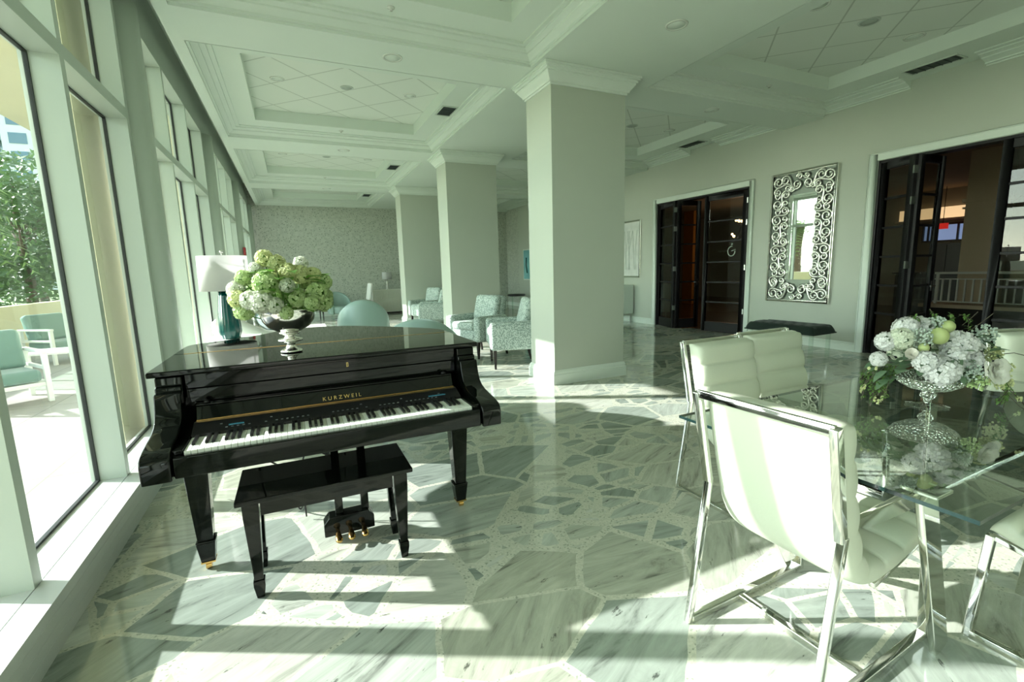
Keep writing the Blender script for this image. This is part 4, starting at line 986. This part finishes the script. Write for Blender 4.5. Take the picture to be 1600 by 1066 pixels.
# ------------------------------------------------------------------ silver scroll mirror and the green bench before it
def make_mirror():
    y0, y1, z0, z1 = 4.62, 5.72, .72, 2.875
    t = thing('wall_mirror', 'tall wall mirror in a silver frame of openwork scrolls between the two black doorways', 'mirror', (XR-.003, (y0+y1)/2, (z0+z1)/2))
    W, H = y1-y0, z1-z0; w2, h2 = W/2, H/2; b = .032
    m = MB()
    for (a0, a1, c0, c1) in ((-w2, -w2+b, -h2, h2), (w2-b, w2, -h2, h2), (-w2+b, w2-b, -h2, -h2+b), (-w2+b, w2-b, h2-b, h2)): m.box(-.055, -.001, a0, a1, c0, c1)
    m.build('outer_frame', 'silver', t, .004)
    MB().box(-.012, -.001, -w2+b, w2-b, -h2+b, h2-b).build('backing', 'dark_backing', t)
    iw, ih = .235, .70
    MB().box(-.024, -.013, -iw, iw, -ih, ih).build('mirror_glass', 'mirror', t)
    m = MB(); x = -.034; r = .0125
    def spiral(c, R, a0, turns, sg, tail=None, n=26):
        pts = []
        for i in range(n+1):
            u = i/n; rr = R*(1-.66*u); a = a0+sg*turns*2*PI*u; pts.append((x, c[0]+rr*math.cos(a), c[1]+rr*math.sin(a)))
        m.tube(pts, [r*(1-.25*i/n) for i in range(n+1)], 8); m.ball(pts[-1], r*1.5, 8, 6)
        return pts[0]
    def cscroll(a, b_, bulge, R):
        """a C scroll: an arc between a and b_ with curled ends"""
        a, b_ = Vector((0, *a)), Vector((0, *b_)); mid = (a+b_)/2; d = (b_-a); nrm = Vector((0, -d.z, d.y)).normalized(); L = d.length
        pts = []
        for i in range(17):
            u = i/16; p = a.lerp(b_, u)+nrm*bulge*L*math.sin(PI*u); pts.append((x, p.y, p.z))
        m.tube(pts, r, 8)
        for e, o, s in ((a, 1, 1), (b_, -1, -1)):
            sgn = math.copysign(1, bulge); c = e-nrm*sgn*(-R)*0+d.normalized()*o*R*.15-nrm*sgn*R
            ang = math.atan2((e-c).z, (e-c).y); spiral((c.y, c.z), (e-c).length, ang, .95, -sgn*o*-1)
    def sscroll(ca, cb, Ra, Rb, sg):
        # two opposed spirals joined by a flowing stroke
        ca, cb = Vector((0, *ca)), Vector((0, *cb)); d = (cb-ca).normalized(); a0 = math.atan2(d.z, d.y)
        spiral((ca.y, ca.z), Ra, a0+sg*1.9, 1.25, sg); spiral((cb.y, cb.z), Rb, a0+PI+sg*1.9, 1.25, sg)
        pa = Vector((0, ca.y+Ra*math.cos(a0+sg*1.9), ca.z+Ra*math.sin(a0+sg*1.9))); pb = Vector((0, cb.y+Rb*math.cos(a0+PI+sg*1.9), cb.z+Rb*math.sin(a0+PI+sg*1.9)))
        ta = Vector((0, math.sin(a0+sg*1.9), -math.cos(a0+sg*1.9)))*sg; L_ = (pb-pa).length; pts = []
        tb = Vector((0, math.sin(a0+PI+sg*1.9), -math.cos(a0+PI+sg*1.9)))*sg
        for i in range(13):
            u = i/12; h1 = 2*u**3-3*u*u+1; h2_ = u**3-2*u*u+u; h3 = -2*u**3+3*u*u; h4 = u**3-u*u
            p = pa*h1+ta*L_*1.2*h2_+pb*h3-tb*L_*1.2*h4; pts.append((x, p.y, p.z))
        m.tube(pts, r, 8)
    r = .020
    yo, yi = w2-b-.10, iw+.045
    for s in (-1, 1):
        zs = [-.78+.26*i for i in range(7)]
        for i, z in enumerate(zs[:-1]):
            q = 1 if i % 2 else -1
            sscroll((s*yo, z+.05), (s*yi, z+.20), .088, .066, s*q)
            spiral((s*yo, z+.19), .062, PI/2, 1.1, -s*q); spiral((s*yi, z+.06), .055, -PI/2, 1.1, s*q)
        for q in (-1, 1):
            zt = q*(h2-b-.09)
            sscroll((s*.42, zt-q*.02), (s*.25, zt-q*.13), .085, .06, s*q)
            sscroll((s*.30, zt), (s*.10, zt-q*.09), .075, .075, -s*q)
            spiral((s*.06, zt+q*.03), .05, 0, 1.2, s*q); spiral((s*.43, zt-q*.18), .07, PI/2, 1.3, -s*q); spiral((s*.17, zt-q*.15), .05, 0, 1.2, -s*q)
    m.build('scrollwork', 'filigree', t, fix=False)
make_mirror()
t = thing('upholstered_bench', 'tufted dark green velvet bench on clear legs in front of the silver mirror', 'bench', (6.62, 4.52, 0), math.radians(2))
m = MB(); nx, ny = 20, 44; vs = []; fs = []
bx, by = .27, .53
def tuft(u, v):
    x, y = (u*2-1)*bx, (v*2-1)*by
    ed = min(1, (1-abs(u*2-1))*5)**.5*min(1, (1-abs(v*2-1))*9)**.5
    dz = 0
    for i in range(3):
        for j in range(7):
            px, py = (-.16+.16*i), -.45+.15*j+(.075 if i % 2 else 0); dz += .028*math.exp(-((x-px)**2+(y-py)**2)/.0009)
    return (x, y, .40+.085*ed+.022*ed*math.cos(x*3)-dz*ed)
for j in range(ny+1):
    for i in range(nx+1): vs.append(tuft(i/nx, j/ny))
for j in range(ny):
    for i in range(nx): fs.append((j*(nx+1)+i, j*(nx+1)+i+1, (j+1)*(nx+1)+i+1, (j+1)*(nx+1)+i))
m.add(vs, fs, 0, True); m.box(-bx, bx, -by, by, .385, .402); m.build('cushion', 'dark_green_velvet', t)
for sx in (-1, 1):
    for sy in (-1, 1):
        l = MB(); l.box(sx*.20-.022, sx*.20+.022, sy*.46-.022, sy*.46+.022, 0, .384); l.build('leg', 'acrylic', t, .002)
# framed art and slatted cabinet past the doors
t = thing('framed_picture', 'framed pale artwork on the right wall beyond the left doorway, half hidden by the column', 'picture', (XR-.002, 9.62, 1.81))
m = MB(); W, H = .48, .69
for a, b_, c, d in ((-W, -W+.035, -H, H), (W-.035, W, -H, H), (-W+.035, W-.035, -H, -H+.035), (-W+.035, W-.035, H-.035, H)): m.box(-.035, -.001, a, b_, c, d)
m.build('frame', 'silver', t, .003); MB().box(-.012, -.001, -W+.035, W-.035, -H+.035, H-.035).build('artwork', 'art_pale', t)
m = MB(); rr_ = random.Random(2)
for i in range(9):
    y = rr_.uniform(-.3, .3); m.tube([(-.013, y, -.5), (-.013, y+rr_.uniform(-.06, .06), 0), (-.013, y+rr_.uniform(-.15, .15), .45)], .006, 5)
m.build('artwork_branches', 'speaker_grille', t, fix=False)
t = thing('slatted_cabinet', 'pale slatted cabinet on thin legs under the framed artwork', 'cabinet', (7.52, 9.80, 0))
MB().box(-.17, .2, -.43, .43, .22, .93).build('body', 'white_paint', t, .004)
m = MB()
for i in range(12): m.box(-.19, -.171, -.40, .40, .245+.056*i, .285+.056*i)
m.build('slat_front', 'white_paint', t)
for sx in (-.13, .16):
    for sy in (-.38, .38): MB().box(sx-.015, sx+.015, sy-.015, sy+.015, 0, .22).build('leg', 'steel', t)

# ------------------------------------------------------------------ lounge furniture behind the piano
def make_armchair(loc, rz, label, group='spotted armchairs beside the columns'):
    t = thing('armchair', label, 'armchair', loc, rz, group)
    rbox('seat_base', (.56, .62, .20), 'cheetah', t, (0, .02, .37), bevel=.03)
    rbox('seat_cushion', (.53, .60, .13), 'cheetah', t, (0, .06, .515), bevel=.05)
    for s in (-1, 1): rbox('arm', (.13, .66, .40), 'cheetah', t, (s*.34, .02, .475), bevel=.05)
    rbox('backrest', (.58, .15, .62), 'cheetah', t, (0, -.30, .67), (math.radians(12), 0, 0), .055)
    rbox('back_cushion', (.56, .15, .46), 'cheetah', t, (0, -.215, .76), (math.radians(14), 0, 0), .065)
    for sx in (-1, 1):
        for sy in (-1, 1):
            l = MB(); l.frustum((sx*.32, sy*.28+(0 if sy > 0 else -.06), 0), .028, .028, (sx*.32, sy*.28, .272), .05, .05); l.build('leg', 'dark_wood', t, .003)
    return t
A1 = make_armchair((2.87, 6.22, 0), math.atan2(.30, -.95)-PI/2, 'spotted pale armchair nearest, beside the base of the big column')
dup(A1, (2.74, 7.25, 0), math.atan2(-.33, -.95)-PI/2, 'spotted pale armchair before the second column, just left of the nearest one')
dup(A1, (3.02, 10.95, 0), math.atan2(.30, -.95)-PI/2, 'spotted armchair half hidden by the left edge of the second column')
dup(A1, (3.15, 12.0, 0), math.atan2(-.40, -.95)-PI/2, 'spotted armchair with upright pillow back before the third column')

def make_tub(loc, rz, label, h=.98, w_=.41, group='pale teal tub chairs'):
    t = thing('tub_chair', label, 'chair', loc, rz, group)
    nt_, nv = 36, 10; outer = []; inner = []
    def top(th):
        c = math.cos(th); return h*.60+h*.40*max(0, c)**.62 if c > 0 else h*.60-h*.04*min(1, -c*2)
    A = math.radians(128); rings = []
    for i in range(nt_+1):
        th = -A+2*A*i/nt_; zt = top(th); z0 = .20; r = []
        dx, dy = math.sin(th), -math.cos(th)
        for k in range(nv+1):
            z = z0+(zt-z0)*k/nv; bul = w_*(1-.10*(1-min(1, (z-z0)/.25))-.16*max(0, (z-.55)/(h-.5))**1.6); r.append((dx*bul, dy*bul, z-(.0 if k < nv else .012)))
        tk = .07
        r.append((dx*(w_*.80-tk*.4), dy*(w_*.80-tk*.4), zt+.004) if False else (r[-1][0]-dx*tk*.5, r[-1][1]-dy*tk*.5, zt+.012))
        for k in range(nv, -1, -1):
            z = z0+(zt-z0)*k/nv; bul = w_*(1-.10*(1-min(1, (z-z0)/.25))-.16*max(0, (z-.55)/(h-.5))**1.6)-tk; r.append((dx*bul, dy*bul, z-(.0 if k < nv else .012)))
        rings.append(r)
    MB().loft(rings).build('shell', 'teal_leather', t)
    m = MB(); R = w_-.085
    m.lathe([(0, .22), (R*.96, .22), (R, .25), (R, .42), (R*.95, .46), (R*.8, .475), (0, .48)], (0, .02, 0), 36); m.build('seat_cushion', 'teal_leather', t, fix=False)
    MB().lathe([(0, .0), (.26, 0), (.27, .015), (.06, .03), (.04, .05), (.04, .2), (.15, .219), (0, .22)], n=30).build('swivel_base', 'steel', t, fix=False)
    return t
TB = make_tub((1.0, 7.93, 0), math.radians(-7), 'pale teal tub chair with a tall rounded back, in the middle beyond the piano')
dup(TB, (1.05, 4.36, 0), math.radians(-14), 'teal tub chair right behind the piano, only the top of its rounded back showing')
t4 = dup(TB, (1.28, 15.6, 0), math.radians(195), 'small teal tub chair facing the room near the wallpapered wall'); t4.scale = (.93, .93, .86)

t = thing('mirrored_chest', 'pale mirrored side chest by the windows carrying the teal lamp', 'chest', (-.58, 5.50, 0))
MB().box(-.21, .21, -.30, .30, .06, .75).build('body', 'white_paint', t, .004); MB().box(-.23, .23, -.33, .32, .751, .78).build('top', 'white_paint', t, .004)
for i in range(2):
    d = MB().box(-.195, .195, -.318, -.301, .08+.335*i, .40+.335*i).build('drawer', 'frame_paint', t, .003); MB().ball((0, -.326, .24+.335*i), .014, 10, 8).build('knob', 'chrome', d, fix=False)
for sx in (-.18, .18):
    for sy in (-.27, .27): MB().box(sx-.02, sx+.02, sy-.02, sy+.02, 0, .06).build('leg', 'chrome', t)
def make_lamp(loc, label, base, s=1.0, slim=False):
    t = thing('table_lamp', label, 'lamp', loc); t.scale = (s, s, s)
    if slim: MB().lathe([(.07, 0), (.07, .015), (.035, .03), (.045, .10), (.035, .2), (.045, .3), (.02, .33)], n=24).build('base', base, t, fix=False)
    else: MB().lathe([(.068, 0), (.070, .01), (.085, .06), (.083, .12), (.075, .24), (.062, .36), (.058, .40), (.02, .405)], n=60, flute=.07, fn=12).build('base', base, t, fix=False)
    MB().tube([(0, 0, .33 if slim else .40), (0, 0, .70)], .007, 10).build('stem', 'chrome', t)
    MB().lathe([(.185, .405), (.188, .405), (.182, .69), (.179, .69), (.185, .405)], n=48).build('lamp_shade', 'lamp_shade', t, fix=False)
    f = MB(); f.ball((0, 0, .725), .014, 12, 8); f.tube([(0, 0, .70), (0, 0, .72)], .004); f.build('finial', 'chrome', t, fix=False)
    f = MB(); 
    for k in range(3): f.tube([(0, 0, .685), (.180*math.cos(k*2.094), .180*math.sin(k*2.094), .685)], .002, 5)
    f.build('spider', 'chrome', t, fix=False)
    return t
make_lamp((-.612, 5.50, .7805), 'table lamp with white drum shade and fluted dark teal base on the pale chest', 'teal_glaze', 1.2)

t = thing('sofa', 'white upholstered sofa along the windows behind the teal lamp', 'sofa', (-.42, 7.05, 0))
rbox('seat_base', (.80, 1.85, .26), 'white_fabric', t, (.02, 0, .27), bevel=.04)
for i in (-1, 1): rbox('seat_cushion', (.62, .88, .14), 'white_fabric', t, (.09, i*.45, .465), bevel=.05)
rbox('backrest', (.18, 1.85, .62), 'white_fabric', t, (-.33, 0, .63), (0, math.radians(-8), 0), .08)
for i in (-1, 1):
    m = MB(); m.box(-.36, .42, i*.925-.06, i*.925+.06, .14, .66); y = i*.945
    m.tube([(-.38, y, .93), (-.25, y, .90), (-.1, y, .80), (.1, y, .70), (.40, y, .68)], .075, 14)
    m.build('arm', 'white_fabric', t, fix=False)
    sc = MB(); sc.tube([(.477, y+.05*(1-u*.8)*math.cos(8*u), .68+.05*(1-u*.8)*math.sin(8*u)) for u in [k/24 for k in range(25)]], .007, 6); sc.build('scroll', 'silver', t, fix=False)
for sx in (-.3, .36):
    for sy in (-.85, .85): MB().frustum((sx, sy, 0), .035, .035, (sx, sy, .139), .06, .06).build('leg', 'dark_wood', t)
def pillow(loc, rot, mat, label, s=.42):
    t = thing('throw_pillow', label, 'pillow', loc); t.rotation_euler = rot
    n = 14; vs = []; fs = []
    for sg in (1, -1):
        o = len(vs)
        for j in range(n+1):
            for i in range(n+1):
                u, v = i/n*2-1, j/n*2-1; z = .075*(max(0, (1-u**4)*(1-v**4)))**.5; pin = 1-.07*(abs(u*v))**.0*(u*u*v*v)*-1*0-.05*(1-abs(u))*(abs(v) > .99)-.05*(1-abs(v))*(abs(u) > .99)
                vs.append((u*s/2*pin, v*s/2*pin, sg*z))
        for j in range(n):
            for i in range(n): fs.append((o+j*(n+1)+i, o+j*(n+1)+i+1, o+(j+1)*(n+1)+i+1, o+(j+1)*(n+1)+i))
    MB().add(vs, fs, 0, True).build('cover', mat, t)
pillow((-.46, 7.42, .83), (0, math.radians(76), 0), 'floral', 'patterned grey floral pillow on the white sofa behind the teal lamp', .50)
pillow((-.31, 6.93, .735), (0, math.radians(60), math.radians(20)), 'teal_fabric', 'pale teal pillow leaning in front of the patterned one', .40)
t = thing('coffee_table', 'white slab coffee table beyond the piano, left of the tub chairs', 'table', (.05, 8.75, 0))
MB().box(-.62, .42, -.35, .35, .46, .52).build('table_top', 'white_metal', t, .006)
for sx in (-.55, .35):
    for sy in (-.28, .28): MB().box(sx-.02, sx+.02, sy-.02, sy+.02, 0, .459).build('leg', 'chrome', t)
t = thing('acrylic_table', 'clear acrylic table seen between the bouquet and the small tub chair', 'table', (.55, 13.4, 0))
MB().box(-.4, .4, -.3, .3, .60, .62).build('table_top', 'acrylic', t)
for sx in (-.36, .36):
    for sy in (-.26, .26): MB().box(sx-.03, sx+.03, sy-.03, sy+.03, 0, .599).build('leg', 'acrylic', t)
def plain_chair(loc, rz, mat, label):
    t = thing('side_chair', label, 'chair', loc, rz)
    rbox('seat', (.48, .48, .10), mat, t, (0, 0, .46), bevel=.03); rbox('backrest', (.46, .09, .56), mat, t, (0, -.23, .80), (math.radians(10), 0, 0), .04)
    for sx in (-1, 1):
        for sy in (-1, 1): MB().frustum((sx*.2, sy*.2, 0), .025, .025, (sx*.2, sy*.2, .409), .04, .04).build('leg', 'dark_wood', t)
plain_chair((2.05, 16.0, 0), math.radians(95), 'white_fabric', 'white upholstered chair seen edge-on before the wallpapered wall')
plain_chair((.55, 15.7, 0), math.radians(10), 'speaker_grille', 'grey upholstered chair seen from behind, left of the small tub chair')
t = thing('sideboard', 'pale fluted sideboard against the wallpapered wall carrying a small lamp', 'sideboard', (3.05, 16.68, 0))
MB().box(-.62, .62, -.23, .23, .06, .80).build('body', 'fluted', t, .004); MB().box(-.64, .64, -.25, .24, .801, .83).build('top', 'fluted', t, .004)
m = MB()
for i in range(28): m.tube([(-.60+i*.0444, -.232, .08), (-.60+i*.0444, -.232, .79)], .016, 8)
m.build('fluting', 'fluted', t)
MB().box(-.58, .58, -.2, .2, 0, .06).build('plinth', 'dark_wood', t)
make_lamp((2.98, 16.62, .8305), 'small pale table lamp on the fluted sideboard', 'fluted', .86, True)
t = thing('stool', 'round black topped stool by the far right wall', 'stool', (7.15, 15.0, 0))
MB().lathe([(0, .46), (.30, .46), (.33, .49), (.30, .53), (0, .54)], n=30).build('seat', 'black_plastic', t, fix=False)
for k in range(4): a = k*PI/2+.4; MB().box(.2*math.cos(a)-.015, .2*math.cos(a)+.015, .2*math.sin(a)-.015, .2*math.sin(a)+.015, 0, .459).build('leg', 'acrylic', t)
t = thing('framed_picture', 'small teal picture on the far right wall beyond the columns', 'picture', (XR-.002, 15.25, 1.55))
MB().box(-.03, -.001, -.28, .28, -.55, .55).build('frame', 'white_paint', t, .003); MB().box(-.034, -.031, -.24, .24, -.51, .51).build('artwork', 'art_teal', t)
MB().tube([(-.036, -.05, -.3), (-.036, .02, 0), (-.036, .0, .25)], .03, 8).build('artwork_figure', 'teal_glaze', t)
t = thing('fire_alarm', 'small red fire alarm box on the far window post', 'alarm', (-.958, 12.60, 1.98))
MB().box(.0, .05, -.05, .05, -.09, .09).build('case', 'red_plastic', t, .006); MB().box(.0505, .058, -.03, .03, -.02, .02).build('pull_handle', 'white_metal', t)
